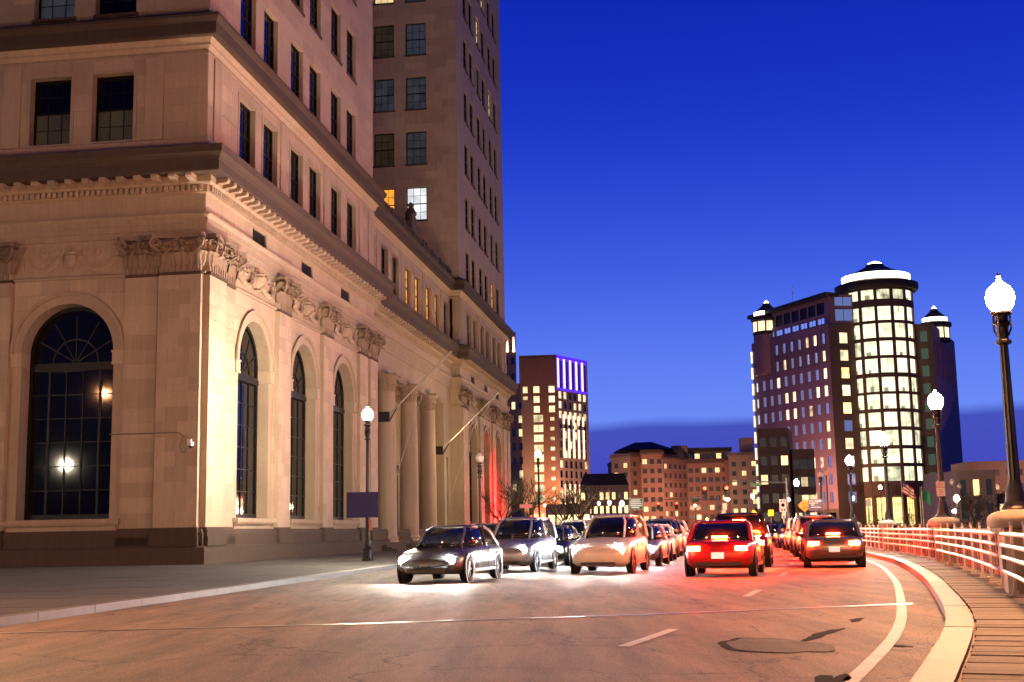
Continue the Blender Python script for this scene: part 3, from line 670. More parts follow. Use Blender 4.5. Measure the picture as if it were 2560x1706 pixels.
def upper(f_, a, e, ws, z0, z1, seed=11):
    rows = [z for z in ROWS if z < z1]
    zz = z0
    for z in rows:
        if z-zz > .3: courses(f_, a, e, zz, z, 0, 1.9, h=.75, seed=seed)
        ed = [a]+[x for w in ws for x in w]+[e]
        for i in range(0, len(ed), 2): courses(f_, ed[i], ed[i+1], z, min(z+WH, z1), 0, 1.9, h=.8, seed=seed)
        zz = z+WH
upper('lf', 0, 10, aw_s[:2], 24.82, 33); upper('st', 0, 29.3, aw_l, 24.82, 40); upper('rs', 0, 10, cw[:2], 24.82, 56)
def vis(bk):
    f_ = bk[1]
    if bk[0] == 'poly': c = bk[2][0]
    else: c = (bk[2][0], bk[2][2])
    if f_ == 'lf' and c[0] < 10.2: return 0+abs(c[1]-8)*.001
    if f_ == 'st': return 10+c[0]
    return 500
blocks.sort(key=vis)
rest = MB(); nb_ = 0
for kd, f_, gm_, d, pr_, tone in blocks:
    if kd == 'box':
        a, e, za, zb = gm_; g_ = .005
        bb = FB(f_, a+g_, e-g_, -d-pr_, -d+.001, za+g_, zb-g_)
        if nb_ < 290: piece('stone', STONE, bank, *bb); nb_ += 1
        else: rest.box(*bb, tone=tone)
    else: rest.prism(gm_, -d-pr_, -d+.001, FP(f_), tone)
rest.build('stones', STONE, bank, kind='stuff')
# attic pilaster strips and window surrounds
for f_, u in [('st', o_+u) for u in (1.05, 10.35, 18.2, 26.1, 28.4) for o_ in (0, RW)]+[('lf', 2.45), ('lf', 9.3)]+[('ce', u) for u in (34.3, 42.0, 49.7, 57.4)]:
    piece('attic_pilaster', STONE, bank, *FB(f_, u-.42, u+.42, -.11, 0, 18.86, 22.72))
def surround(f_, a, e, z0, z1):
    b = MB(); fbox(b, f_, a-.16, a, -.07, .02, z0, z1); fbox(b, f_, e, e+.16, -.07, .02, z0, z1); fbox(b, f_, a-.16, e+.16, -.07, .02, z1, z1+.16); b.build('window_surround', STONE, bank)
for ws, f_ in ((aw_l, 'st'), (aw_r, 'st'), (aw_c, 'ce'), (aw_s[:2], 'lf')):
    for a, e in ws: surround(f_, a, e, AZ0, AZ1)
for zs_, ws, f_ in ((ROWS[:5], aw_l, 'st'), (ROWS, aw_r, 'st'), (ROWS[:5], aw_s[:2], 'lf'), (ROWS[:7], cw[:2], 'rs')):
    for z in zs_:
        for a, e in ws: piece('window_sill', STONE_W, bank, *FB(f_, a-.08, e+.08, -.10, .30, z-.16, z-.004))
# parapet and crest over the centre
b = MB(); b.box(LW, RW, .75, 1.15, 24.55, 25.15); b.box(LW, RW, .68, 1.22, 25.15, 25.30)
for i in range(9): b.box(LW+1+i*3.6, LW+1.8+i*3.6, .64, 1.26, 24.5, 25.4)
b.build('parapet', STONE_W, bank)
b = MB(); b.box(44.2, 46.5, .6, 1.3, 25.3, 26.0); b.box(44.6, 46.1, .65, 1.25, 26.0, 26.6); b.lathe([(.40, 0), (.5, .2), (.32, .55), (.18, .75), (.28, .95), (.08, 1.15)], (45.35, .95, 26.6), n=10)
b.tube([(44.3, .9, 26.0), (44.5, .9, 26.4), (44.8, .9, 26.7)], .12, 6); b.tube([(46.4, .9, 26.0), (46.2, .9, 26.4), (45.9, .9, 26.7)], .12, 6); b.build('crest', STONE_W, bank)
# ---- capitals
def leaf(mb, x, y, z, w, h, curl, ang=0, lean=.10):
    ca, sa = math.cos(ang), math.sin(ang); prof = []
    for i in range(7):
        t = i/6; o = lean*t+curl*max(0, t-.55)**1.3*2.6; zz = h*math.sin(min(t, .86)*math.pi/2/.86)-max(0, t-.86)*h*1.1
        ww = w*(.62+.55*math.sin(min(1, t*1.25)*math.pi)*.8)*(1 if t < .8 else 1-(t-.8)*2.6)
        prof.append((o, zz, max(ww, .02)))
    vs = []
    for o, zz, ww in prof:
        for k_, lift in ((-1, -.035), (-.5, .02), (0, -.015), (.5, .02), (1, -.035)):
            u, v = k_*ww/2, -(o+lift+.02); vs.append((x+u*ca-v*sa, y+u*sa+v*ca, z+zz))
    mb.add(vs, [(j*5+i, j*5+i+1, (j+1)*5+i+1, (j+1)*5+i) for j in range(6) for i in range(4)])
def volute(mb, x, y, z, r_, sx, ang):
    ca, sa = math.cos(ang), math.sin(ang); pts = []
    for i in range(15):
        t = i/14; a = -math.pi*.5+t*math.pi*3.1; rr = r_*(1-t*.72); u = sx*(-.0+rr*math.cos(a)); zz = rr*math.sin(a)
        pts.append((x+u*ca, y+u*sa, z+zz))
    mb.tube([(x-sx*r_*1.5*ca, y-sx*r_*1.5*sa, z-r_*2.2)]+pts, r_*.30, 5, r_*.16)
def capital_mesh(w, dp):
    mb = MB(); z0, z1 = 12.72, 14.36; h = z1-z0
    n = int(w/.26)
    for i in range(n):
        u = -w/2+.06+(w-.12)*(i+.5)/n; mb.box(u-.07, u+.07, -dp-.06, -dp, z0+.02, z0+.34)
    for row, (zz, hh, cu, m_) in enumerate(((z0+.24, .62, .34, 3), (z0+.50, .86, .44, 2), (z0+.42, .70, .30, 4))):
        for i in range(m_):
            u = -w/2+w*(i+.5)/m_; leaf(mb, u, -dp, zz, w/m_*1.04, hh, cu)
    for s_ in (-1, 1):
        leaf(mb, s_*w/2, -dp+.02, z0+.25, .42, .62, .42, s_*R(45), .16); leaf(mb, s_*w/2, -dp+.02, z0+.62, .40, .74, .52, s_*R(45), .2)
        volute(mb, s_*(w/2+.06), -dp-.30, z1-.36, .24, s_, s_*R(-35)); volute(mb, s_*w*.14, -dp-.20, z1-.38, .17, -s_, 0)
        for k_ in range(2): leaf(mb, s_*w/2, -dp+.12+k_*.2, z0+.35+.15*k_, .3, .55, .16, s_*R(90), .05)
    mb.flat([(-w/2-.26, -dp-.34), (-w/2-.12, -dp-.44), (-w*.2, -dp-.26), (w*.2, -dp-.26), (w/2+.12, -dp-.44), (w/2+.26, -dp-.34), (w/2+.14, .0), (-w/2-.14, .0)], z1-.17, z1-.06)
    mb.flat([(-w/2-.28, -dp-.36), (-w/2-.14, -dp-.47), (-w*.2, -dp-.29), (w*.2, -dp-.29), (w/2+.14, -dp-.47), (w/2+.28, -dp-.36), (w/2+.16, .0), (-w/2-.16, .0)], z1-.06, z1-.002)
    for i in range(6):
        a = i*math.pi/3; mb.lathe([(.075, -.02), (.05, .03), (.01, .05)], (.09*math.cos(a), -dp-.34, z1-.10+.09*math.sin(a)), n=6, ax=1)
    mb.lathe([(.05, -.06), (.06, 0)], (0, -dp-.36, z1-.10), n=6, ax=1)
    return mb
caps = {}; CAPM = mat('soot stained carved stone', (.25, .18, .13), .85, kind='stoneweather', var=.2, bump=.3, sc_=8)
for f_, a, e, d in PIL+PILL:
    key = (round(e-a, 2), d)
    if key not in caps: caps[key] = capital_mesh(e-a, d).mesh('capital', CAPM)
    o = ob('capital', caps[key], bank)
    if f_ == 'lf': o.location = (0, (a+e)/2, 0); o.rotation_euler = (0, 0, R(-90))
    else: o.location = ((a+e)/2, 0, 0)
# ---- garland relief between the capitals
gar = MB(); z0 = 12.82
def swag(cx, r_, z_):
    for k_, rr, rad in ((0, r_, .085), (1, r_*.86, .06), (2, r_*1.10, .045)):
        gar.tube([(cx-rr*math.cos(a), -.05-.05*math.sin(a), z_-rr*.78*math.sin(a)) for a in [math.pi*i/16 for i in range(17)]], rad, 6)
    for i in range(9):
        a = math.pi*(i+.5)/9; gar.lathe([(.10, -.03), (.07, .05), (.01, .07)], (cx-r_*math.cos(a), -.13, z_-r_*.78*math.sin(a)), n=6, ax=1)
    gar.lathe([(.30, .05), (.30, -.06), (.20, -.10), (.20, -.03), (.12, -.03), (.10, -.12), (.01, -.14)], (cx, 0, z_+.10), n=16, ax=1)
for s_ in (-1, 1):
    swag(s_*1.42, .86, 13.75)
    for k_ in range(3): gar.tube([(s_*(.50-.07*k_), -.05, 13.95), (s_*(.54-.05*k_), -.10, 13.5), (s_*(.44-.04*k_), -.06, 13.08+.06*k_)], .045, 5, .02)
    gar.tube([(s_*2.36, -.05, 14.0), (s_*2.42, -.09, 13.5), (s_*2.36, -.05, 13.15)], .07, 5, .02)
    gar.tube([(s_*.56, -.06, 14.0), (s_*.75, -.10, 14.1), (s_*.9, -.06, 13.95)], .05, 5)
gar.lathe([(.10, 13.02), (.22, 13.10), (.10, 13.2), (.30, 13.5), (.34, 13.72), (.20, 13.82), (.28, 13.9), (.06, 14.06)], (0, -.02, 0), n=12)
gar.tube([(-.42, -.05, 13.78), (0, -.12, 14.16), (.42, -.05, 13.78)], .05, 5)
for i in range(8):
    gar.lathe([(.05, -.02), (.035, .04), (.01, .05)], (rnd.uniform(-.3, .3), -.10, rnd.uniform(13.85, 14.2)), n=5, ax=1)
gme = gar.mesh('garland', CARVED)
for f_, a, e, c in bays:
    o = ob('garland', gme, bank)
    if f_ == 'lf': o.location = (0, (a+e)/2, 0); o.rotation_euler = (0, 0, R(-90)); o.scale = (.93, .5, 1)
    else: o.location = ((a+e)/2, 0, 0); o.scale = (1.05, 1.4, 1)
# ---- windows
WARM = litmat('lit window amber', (1, .38, .045), 1.1, .5, 1.0)
YELL = litmat('lit window yellow', (1, .74, .34), .80, .45, 1.0)
WHIT = litmat('lit window white', (.92, .95, 1), .95, .35, .8)
DIMW = litmat('dim window', (.75, .82, 1), .03, .5, 1.2)
OLIVE = litmat('dim olive window', (.60, .40, .12), .03, .5, .7)
def sash(f_, a, e, z0, z1, dep, gl, cols=3, rows=4, panes=False, shade=0):
    fr = MB(); t_ = .09
    fbox(fr, f_, a, a+t_, dep, dep+.12, z0, z1); fbox(fr, f_, e-t_, e, dep, dep+.12, z0, z1); fbox(fr, f_, a+t_, e-t_, dep, dep+.12, z0, z0+t_); fbox(fr, f_, a+t_, e-t_, dep, dep+.12, z1-t_, z1)
    zm = (z0+z1)/2; fbox(fr, f_, a+t_, e-t_, dep+.02, dep+.12, zm-.05, zm+.05)
    for i in range(1, cols): u = a+(e-a)*i/cols; fbox(fr, f_, u-.018, u+.018, dep+.04, dep+.10, z0+t_, z1-t_)
    for j in range(1, rows):
        if j*2 == rows: continue
        z = z0+(z1-z0)*j/rows; fbox(fr, f_, a+t_, e-t_, dep+.045, dep+.095, z-.016, z+.016)
    w = fr.build('window', FRAME, bank)
    if panes:
        for i in range(cols):
            for j in range(rows):
                g_ = gl[j] if isinstance(gl, (list, tuple)) else gl
                q = MB(); fbox(q, f_, a+.02+(e-a-.04)*i/cols, a+.02+(e-a-.04)*(i+1)/cols-.004, dep+.07, dep+.08, z0+.02+(z1-z0-.04)*j/rows, z0+.02+(z1-z0-.04)*(j+1)/rows-.004)
                q.build('pane', g_, w)
    else:
        q = MB(); fbox(q, f_, a+.03, e-.03, dep+.07, dep+.08, z0+.03, z1-.03); q.build('glazing', gl[0] if isinstance(gl, (list, tuple)) else gl, w)
    return w
for i, (a, e) in enumerate(aw_s[:2]): sash('lf', a, e, AZ0, AZ1, .36, [OLIVE, OLIVE, GLASS, GLASS], 3, 4, True)
for k, z in enumerate(ROWS[:3]):
    for i, (a, e) in enumerate(aw_s[:2]): sash('lf', a, e, z, z+WH, .36, (DIMW if i else GLASS) if k == 0 else GLASS, 3, 4, k == 0)
for ws, f_ in ((aw_l, 'st'), (aw_r, 'st'), (aw_c, 'ce')):
    for i, (a, e) in enumerate(ws):
        gl = GLASS
        if f_ == 'ce': gl = [OLIVE, GLASS, OLIVE, WARM, WARM, WARM, WARM, GLASS][i]
        if a > 80 and f_ == 'st': gl = OLIVE
        sash(f_, a, e, AZ0, AZ1, .20, gl)
for k, z in enumerate(ROWS[:4]):
    for i, (a, e) in enumerate(aw_l): sash('st', a, e, z, z+WH, .20, GLASS)
lit_r = {(0, 4): WARM, (4, 4): YELL, (5, 2): YELL, (6, 3): YELL, (4, 2): DIMW, (1, 4): DIMW, (3, 3): OLIVE}
for k, z in enumerate(ROWS[:8]):
    for i, (a, e) in enumerate(aw_r): sash('st', a, e, z, z+WH, .16, lit_r.get((k, i), GLASS))
sidelit = {(0, 1): WARM, (1, 0): WHIT, (1, 1): WARM, (2, 0): DIMW, (2, 1): OLIVE, (3, 0): DIMW, (3, 1): DIMW, (4, 0): SOFT, (4, 1): OLIVE, (5, 0): SOFT, (5, 1): YELL}
for k, z in enumerate(ROWS[:7]):
    for i, (a, e) in enumerate(cw[:2]): sash('rs', a, e, z, z+WH, .22, sidelit.get((k, i), DIMW), 3, 4, 1 <= k <= 5)
def arched(f_, c, dep, cols=5, rows=6, panes=True):
    fr = MB(); f = FP(f_); r_ = AR; t_ = .16
    fbox(fr, f_, c-r_, c-r_+t_, dep, dep+.16, ASILL, AZ); fbox(fr, f_, c+r_-t_, c+r_, dep, dep+.16, ASILL, AZ); fbox(fr, f_, c-r_+t_, c+r_-t_, dep, dep+.16, ASILL, ASILL+.22)
    ring(fr, f_, c, r_-t_, r_, dep, dep+.16); fbox(fr, f_, c-r_+t_, c+r_-t_, dep-.10, dep+.16, AZ-.75, AZ-.50); fbox(fr, f_, c-r_+t_, c+r_-t_, dep-.04, dep+.14, AZ-.50, AZ-.38)
    ri = r_-t_; zt = AZ-.75; zb = ASILL+.22
    us = [c-ri+2*ri*i/cols for i in range(cols+1)]; zs_ = [zb+(zt-zb)*j/rows for j in range(rows+1)]
    for i in range(1, cols): w_ = .05 if i in (1, cols-1) else .025; fbox(fr, f_, us[i]-w_, us[i]+w_, dep+.02, dep+.12, zb, zt)
    for j in range(1, rows): fbox(fr, f_, c-ri, c+ri, dep+.04, dep+.11, zs_[j]-.022, zs_[j]+.022)
    ring(fr, f_, c, 1.02, 1.09, dep+.03, dep+.11, z=AZ-.38)
    for i in range(1, 6):
        a = math.pi*i/6; fr.add([f(c+rr*math.cos(a)+s_*.03*math.sin(a), dd, AZ-.38+rr*math.sin(a)-s_*.03*math.cos(a)) for dd in (dep+.04, dep+.11) for rr, s_ in ((.1, -1), (ri+.1, -1), (ri+.1, 1), (.1, 1))], [(0, 1, 2, 3), (7, 6, 5, 4), (0, 4, 5, 1), (1, 5, 6, 2), (2, 6, 7, 3), (3, 7, 4, 0)])
    w = fr.build('arched_window', FRAME, bank, recalc=True)
    if panes:
        for i in range(cols):
            for j in range(rows): q = MB(); fbox(q, f_, us[i]+.004, us[i+1]-.004, dep+.07, dep+.08, zs_[j]+.004, zs_[j+1]-.004); q.build('pane', GLASS, w)
    else: q = MB(); fbox(q, f_, c-ri, c+ri, dep+.07, dep+.08, zb, zt); q.build('glazing', GLASS, w)
    n = 20; q = MB(); zc = AZ-.38
    q.prism([(c-ri, zc)]+[(c-ri*math.cos(math.pi*i/n), AZ+ri*math.sin(math.pi*i/n)) for i in range(n+1)]+[(c+ri, zc)], dep+.07, dep+.08, f)
    q.build('fanlight', GLASS, w, recalc=True)
arched('lf', 6.2, .72)
for c in ST_ARCH: arched('st', c, .56, 4, 6, c < 20)
fill = MB()
for c in ST_ARCH:
    pass
for c in ST_ARCH: arched('st', RW+c, .56, 4, 6, False)
# deeper reveals for the street arches
rv = MB()
for s_ in (-1, 1): fbox(rv, 'lf', 6.2+s_*AR, 6.2+s_*(AR+.4), .62, .95, ASILL-.2, AZ)
ring(rv, 'lf', 6.2, AR, AR+.4, .62, .95); fbox(rv, 'lf', 6.2-AR, 6.2+AR, .6, .95, ASILL-.2, ASILL-.03); rv.build('reveal', STONE, bank, recalc=True)
# vents in the frieze
for v in [vent[i]+o_ for o_ in (0, RW-.25) for i in range(3)]:
    q = MB(); fbox(q, 'st', v-1.0, v+1.0, .10, .14, 15.42, 16.18)
    for i in range(9): fbox(q, 'st', v-1.0, v+1.0, .02, .10, 15.45+i*.08, 15.465+i*.08)
    q.build('frieze_vent', PLASTIC, bank)
# portico columns, steps, doors
for s_ in (37.0, 44.2, 51.2):
    c = MB().lathe([(.86, .55), (.86, .80), (.78, .88), (.84, 1.0), (.76, 1.1), (.72, 1.2), (.71, 5), (.62, 11.3), (.66, 11.4)], (s_, .95, 0), n=28); c.build('column', STONE, bank, smooth=False)
    MB().box(s_-.95, s_+.95, .0, 1.9, .12, .55).build('column_base', STONE_W, bank)
    k = MB(); k.lathe([(.60, 11.4), (.62, 11.9), (.72, 12.3), (.9, 12.55)], (s_, .95, 0), n=16)
    for i in range(12): leaf(k, s_+.58*math.sin(i*math.pi/6), .95-.58*math.cos(i*math.pi/6), 11.42, .30, .55, .18, i*math.pi/6)
    for i in range(8): leaf(k, s_+.60*math.sin(i*math.pi/4+.4), .95-.60*math.cos(i*math.pi/4+.4), 11.75, .34, .6, .26, i*math.pi/4+.4)
    k.flat([(s_-.95, 0), (s_+.95, 0), (s_+.95, 1.9), (s_-.95, 1.9)], 12.55, 12.72); k.build('column_capital', CARVED, bank)
b = MB()
for i in range(4): b.box(31.0+i*.02, 58.8-i*.02, -1.2+i*.35, 4.6, .12+.14*i if i else .0, .26+.14*i)
b.build('step', STONE_W, bank)
for c in (36.0, 44.9, 53.8):
    w = MB().box(c-1.6, c+1.6, 4.5, 4.6, .7, 6.5).box(c-1.8, c+1.8, 4.42, 4.5, 6.5, 7.1).build('entrance_door', FRAME, bank)
    MB().box(c-1.3, c-.1, 4.46, 4.49, 1.2, 6.1).box(c+.1, c+1.3, 4.46, 4.49, 1.2, 6.1).build('glazing', OLIVE, w)
MB().box(LW-.0, RW, .80, .93, 15.50, 16.12).build('inscription_panel', STONE, bank)
MB().box(59.2, 59.9, 1.30, 1.36, 2, 8).build('slit_window', GLASS, bank)
# ---------------------------------------------------------------- things hanging on the bank
M_B = bank.matrix_basis.copy()
def bw(s_, t_, z): return Matrix.Translation(bank.location) @ Matrix.Rotation(R(90)-AL, 4, 'Z') @ Vector((s_, t_, z))
POLE = mat('pale flagpole', (.45, .42, .40), .4, metal=.3)
for i, (s_, t0_, z_, tip, lb) in enumerate(((34.6, -.1, 9.5, (35.0, -4.2, 13.9), 'bare flagpole leaning out between the bank columns, nearest the viewer'), (53.6, -.1, 8.3, (56.0, -4.3, 13.2), 'bare flagpole leaning out past the last bank column'))):
    p0 = bw(s_, .25, z_); t = thing('flagpole', lb, 'flagpole', p0, R(90)-AL, 'flagpoles on the bank front')
    tp = Vector((tip[0]-s_, tip[1]-.25, tip[2]-z_)); st_ = Vector((0, 0, 0))
    MB().tube([st_, tp*.5, tp], .075, 8, .035).build('pole', POLE, t); MB().lathe([(.02, -.10), (.09, 0), (.02, .10)], tp, n=8).build('finial', POLE, t)
    MB().box(-.18, .18, -.12, .75, -.45, .25).tube([(0, -.1, -.4), tp*.16], .05, 6).build('bracket', IRON, t)
    MB().tube([tp*.97, tp*.55+Vector((0, 0, -.9)), Vector((-.6, -.4, -5.2))], .02, 5).build('halyard', POLE, t)
t = thing('security_camera', 'white dome security camera on the corner pilaster with its conduit', 'camera', bw(-.32, .35, 5.25), R(90)-AL)
MB().box(-.06, .02, -.10, .10, -.10, .16).build('mount', WHITEP, t)
MB().tube([(-.02, 0, .0), (-.20, -.05, .02), (-.26, -.12, -.06)], .035, 6).build('arm', WHITEP, t)
MB().lathe([(.02, .10), (.11, .08), (.12, -.02), (.11, -.08)], (-.26, -.16, -.08), n=12).build('housing', WHITEP, t)
MB().lathe([(.10, -.08), (.08, -.15), (.01, -.18)], (-.26, -.16, -.08), n=12).build('dome', PLASTIC, t)
MB().tube([(.0, .12, -.2), (-.02, .20, -.42), (-.02, .38, -.40), (-.02, .42, -.1), (-.02, .30, .30), (-.02, .50, .46), (-.02, 1.6, .46), (.16, 1.75, .46), (.16, 3.72, .48)], .022, 5).build('conduit', STEEL, t)
# ---------------------------------------------------------------- distant buildings
def facade(parent, p0, p1, z0, z1, holes, m, name='wall', th=.5):
    """one wall from p0 to p1 (inside on the left), holes (u0, u1, z0, z1); returns the wall object"""
    d = Vector(p1)-Vector(p0); w = MB(); shell(w, 'st', 0, d.length, z0, z1, holes, th)
    loc = Vector((p0[0], p0[1], 0))-parent.location
    return w.build(name, m, parent, loc=loc, rz=math.atan2(d.y, d.x))
def win(parent_wall, u0, u1, z0, z1, m, dep=.25, name='window', bars=0, fr=True):
    q = MB(); q.box(u0, u1, dep, dep+.05, z0, z1, tone=rnd.uniform(-.25, .25)); o = q.build(name, m, parent_wall)
    if bars:
        b = MB()
        for i in range(1, bars+1): u = u0+(u1-u0)*i/(bars+1); b.box(u-.05, u+.05, dep-.05, dep, z0, z1)
        b.build('mullion', FRAME, o)
    return o
OFF_LIT = litmat('office lit glass', (1.0, .97, .62), 1.35, .65, .55)
OFF_WARM = litmat('office warm glass', (1, .80, .46), 1.5, .6, .8)
OFF_SKY = mat('office glass with sky glow', (.80, .86, .95), .14, metal=1.0, emit=(.36, .46, .85), es=.32, nosample=True)  # blue emission added to stand in for reflected sky
COVE = mat('cove lighting', (1, .9, .7), .5, emit=(1, .82, .55), es=9.0)
LOBBY = litmat('lobby light', (1, .66, .22), 2.6, .6, .7)
# office block with the round lit tower
off = thing('office_building', 'dark brick office block with a brightly lit round corner tower and conical roof', 'building', (84, 284, 0))
A_, B_, C1, C2, D_, E_ = (59.3, 307.7), (71.0, 278.0), (77.2, 279.6), (90.6, 280.0), (94.6, 279.0), (110.0, 309.0)
Lw = (Vector(B_)-Vector(A_)).length
rows = [41.9-3.95*k for k in range(10)]
holes = []; wins = []
litset = {(0, 7), (0, 8), (1, 9), (1, 1), (1, 4), (2, 9), (2, 3), (3, 4), (3, 5), (3, 8), (3, 9), (4, 4), (4, 5), (4, 7), (5, 9), (5, 3), (6, 1), (6, 3), (6, 9), (7, 6), (7, 7), (7, 8), (8, 4), (9, 7), (9, 4)}
for k in range(10):
    for i in range(10):
        u = .9+i*3.13; h = (u, u+1.35, rows[k], rows[k]+2.35); holes.append(h); wins.append((k, i, h))
w = facade(off, A_, B_, 5.0, 46.2, holes, BRICK_O)
for k, i, h in wins:
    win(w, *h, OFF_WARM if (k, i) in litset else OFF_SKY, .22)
ups = MB()
for i in range(10):
    u = .9+i*3.13; ups.box(u-.12, u, -.12, .0, rows[1]-.6, rows[0]+2.6).box(u+1.35, u+1.47, -.12, 0, rows[1]-.6, rows[0]+2.6)
ups.build('trim', BRICK_D, w)
facade(off, A_, B_, 0, 5.0, [(2+i*5, 6+i*5, .8, 4.2) for i in range(6)], BRICK_D)
# set back upper storey with louvres
h2 = [(6.5+i*3.35, 9.2+i*3.35, 46.6, 47.9) for i in range(7)]+[(6.5+i*3.35, 9.4+i*3.35, 48.8, 51.5) for i in range(7)]
w2 = facade(off, (59.9, 307.7), (71.6, 278.4), 46.2, 52.4, h2, BRICK_O)
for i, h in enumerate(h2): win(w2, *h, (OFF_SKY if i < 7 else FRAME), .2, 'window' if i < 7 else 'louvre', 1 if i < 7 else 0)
MB().flat([(58.6-84, 308-284), (70.5-84, 277.2-284), (74-84, 279-284), (62-84, 310-284)], 52.4, 53.3).build('eave', ROOF, off)
# chamfer walls beside the tower
hc_ = [(2.6, 4.6, r_-.1, r_+2.3) for r_ in rows[:10]]
w = facade(off, B_, C1, 0, 46.2, hc_, BRICK_D)
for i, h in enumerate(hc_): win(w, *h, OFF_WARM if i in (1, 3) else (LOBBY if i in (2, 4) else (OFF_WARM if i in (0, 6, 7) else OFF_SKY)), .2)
w = facade(off, (72, 279), C1, 46.2, 53.0, [(1, 5, 47, 49.6), (1, 5, 50.4, 52.4)], BRICK_O)
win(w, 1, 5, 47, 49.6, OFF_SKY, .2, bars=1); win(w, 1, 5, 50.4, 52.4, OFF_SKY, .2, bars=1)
w = facade(off, C2, D_, 0, 46.0, [(1.4, 2.9, r_, r_+2.4) for r_ in rows], BRICK_D)
for r_ in rows: win(w, 1.4, 2.9, r_, r_+2.4, mat('dim green glass', (.05, .07, .06), .2, emit=(.5, .8, .5), es=.10, nosample=True), .2)
Lr = (Vector(E_)-Vector(D_)).length
hr_ = [(1.2+i*2.6, 2.4+i*2.6, 34.5, 42.5) for i in range(12)]
w = facade(off, D_, E_, 0, 46.0, hr_, BRICK_O)
for h in hr_: win(w, *h, GLASS_B, .2)
facade(off, E_, (84, 335), 0, 46, [], BRICK_O); facade(off, (84, 335), A_, 0, 46, [], BRICK_O)
MB().flat([(59.6-84, 23.4), (71.3-84, -5.2), (C1[0]-84, -4), (C2[0]-84, -4), (D_[0]-84.2, -4.6), (109.5-84, 24.6), (84-84, 50)], 45.4, 45.9).build('roof', ROOF, off)
# the round tower
CR = 8.0; face0 = math.atan2(-284, -84)
flo = [(51.3, 53.5), (46.5, 49.6), (42.6, 45.8), (38.6, 41.8), (34.7, 37.9), (30.5, 33.7), (26.7, 29.9), (22.7, 25.9), (18.6, 21.9), (14.7, 17.8), (10.8, 13.9)]
sp = MB(); zs_ = [7.6]+[v for f_ in reversed(flo) for v in f_]+[54.6]
for i in range(0, len(zs_), 2): sp.lathe([(CR-.8, zs_[i]), (CR, zs_[i]), (CR, zs_[i+1]), (CR-.8, zs_[i+1])], n=56, cap=False)
sp.build('spandrel', BRICK_D, off)
step = 2*math.pi/14; ww = R(20.6)
pr_ = MB()
for i in range(14):
    a = face0+R(10.5)+i*step
    for a0 in (a+ww/2, ):
        a1 = a0+step-ww; pr_.prism([(0, 0)], 0, 0) if False else None
        vs = [(rr*math.cos(t), rr*math.sin(t), z) for z in (7.6, 54.6) for rr, t in ((CR-.5, a0), (CR+.06, a0), (CR+.06, a1), (CR-.5, a1))]
        pr_.add(vs, [(0, 1, 2, 3), (7, 6, 5, 4), (0, 4, 5, 1), (1, 5, 6, 2), (2, 6, 7, 3), (3, 7, 4, 0)])
pr_.build('pier', BRICK_D, off)
for k, (za, zb) in enumerate(flo):
    for i in range(-4, 4):
        a = face0+R(10.5)+i*step; q = MB(); vs = []
        for j in range(5):
            t = a-ww/2+ww*j/4; vs += [((CR-.3)*math.cos(t), (CR-.3)*math.sin(t), za), ((CR-.3)*math.cos(t), (CR-.3)*math.sin(t), zb)]
        q.add(vs, [(2*j, 2*j+2, 2*j+3, 2*j+1) for j in range(4)], rnd.uniform(-.25, .25))
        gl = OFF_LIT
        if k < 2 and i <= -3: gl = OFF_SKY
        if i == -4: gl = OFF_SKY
        o = q.build('window', gl, off)
        b = MB()
        for t in (a,): b.box(-.02, .02, -.025, .025, za, zb)
        mo = b.build('mullion', FRAME, o, loc=((CR-.26)*math.cos(a), (CR-.26)*math.sin(a), 0), rz=a)
        if rnd.random() < .55 and gl == OFF_LIT:
            hh = rnd.uniform(.5, 1.2); s_ = MB(); t0 = a-ww*rnd.uniform(.1, .4); t1 = t0+ww*rnd.uniform(.2, .5)
            s_.add([((CR-.27)*math.cos(t), (CR-.27)*math.sin(t), z) for t, z in ((t0, za), (t1, za), (t1, za+hh), (t0, za+hh))], [(0, 1, 2, 3)]); s_.build('furniture', mat('office furniture', (.2, .18, .1), .6, emit=(.6, .6, .35), es=.6, nosample=True), o)
MB().lathe([(CR+.9, 54.0), (CR+1.3, 54.6), (CR+1.3, 55.6), (CR-.2, 56.2)], n=56).build('eave', ROOF, off)
MB().lathe([(CR-.4, 56.0), (CR-.4, 57.7)], n=56, cap=False).build('cove_light', COVE, off)
MB().lathe([(CR-.2, 57.7), (CR*.55, 59.0), (2.1, 60.2), (2.0, 60.6), (1.8, 60.7)], n=40).build('cone_roof', ROOF, off, smooth=False)
MB().lathe([(1.7, 60.7), (1.5, 61.0), (.5, 61.35), (.1, 61.5)], n=20).build('finial', COVE, off)
for i in range(6):
    a = face0-R(62)+i*R(25); q = MB(); q.box(-.05, .05, -.9 if i != 2 else -1.9, .9 if i != 2 else 1.9, 1.0, 7.2); o = q.build('lobby_window', LOBBY, off, loc=((CR-.9)*math.cos(a), (CR-.9)*math.sin(a), 0), rz=a)
    b = MB(); hw = .9 if i != 2 else 1.9
    for z in (2.2, 3.4, 4.6, 5.8): b.box(.05, .12, -hw, hw, z-.05, z+.05)
    for u in (-hw*.5, 0, hw*.5): b.box(.05, .12, u-.05, u+.05, 1, 7.2)
    b.build('mullion', BRICK_D, o)
MB().lathe([(CR-1.2, 0), (CR-1.2, 7.6)], n=40, cap=False).build('lobby_wall', BRICK_D, off)
for i in range(7):
    a = face0-R(75)+i*R(25); MB().box(-.5, .5, -.45, .45, 0, 7.6).build('column', BRICK_D, off, loc=((CR-.6)*math.cos(a), (CR-.6)*math.sin(a), 0), rz=a)
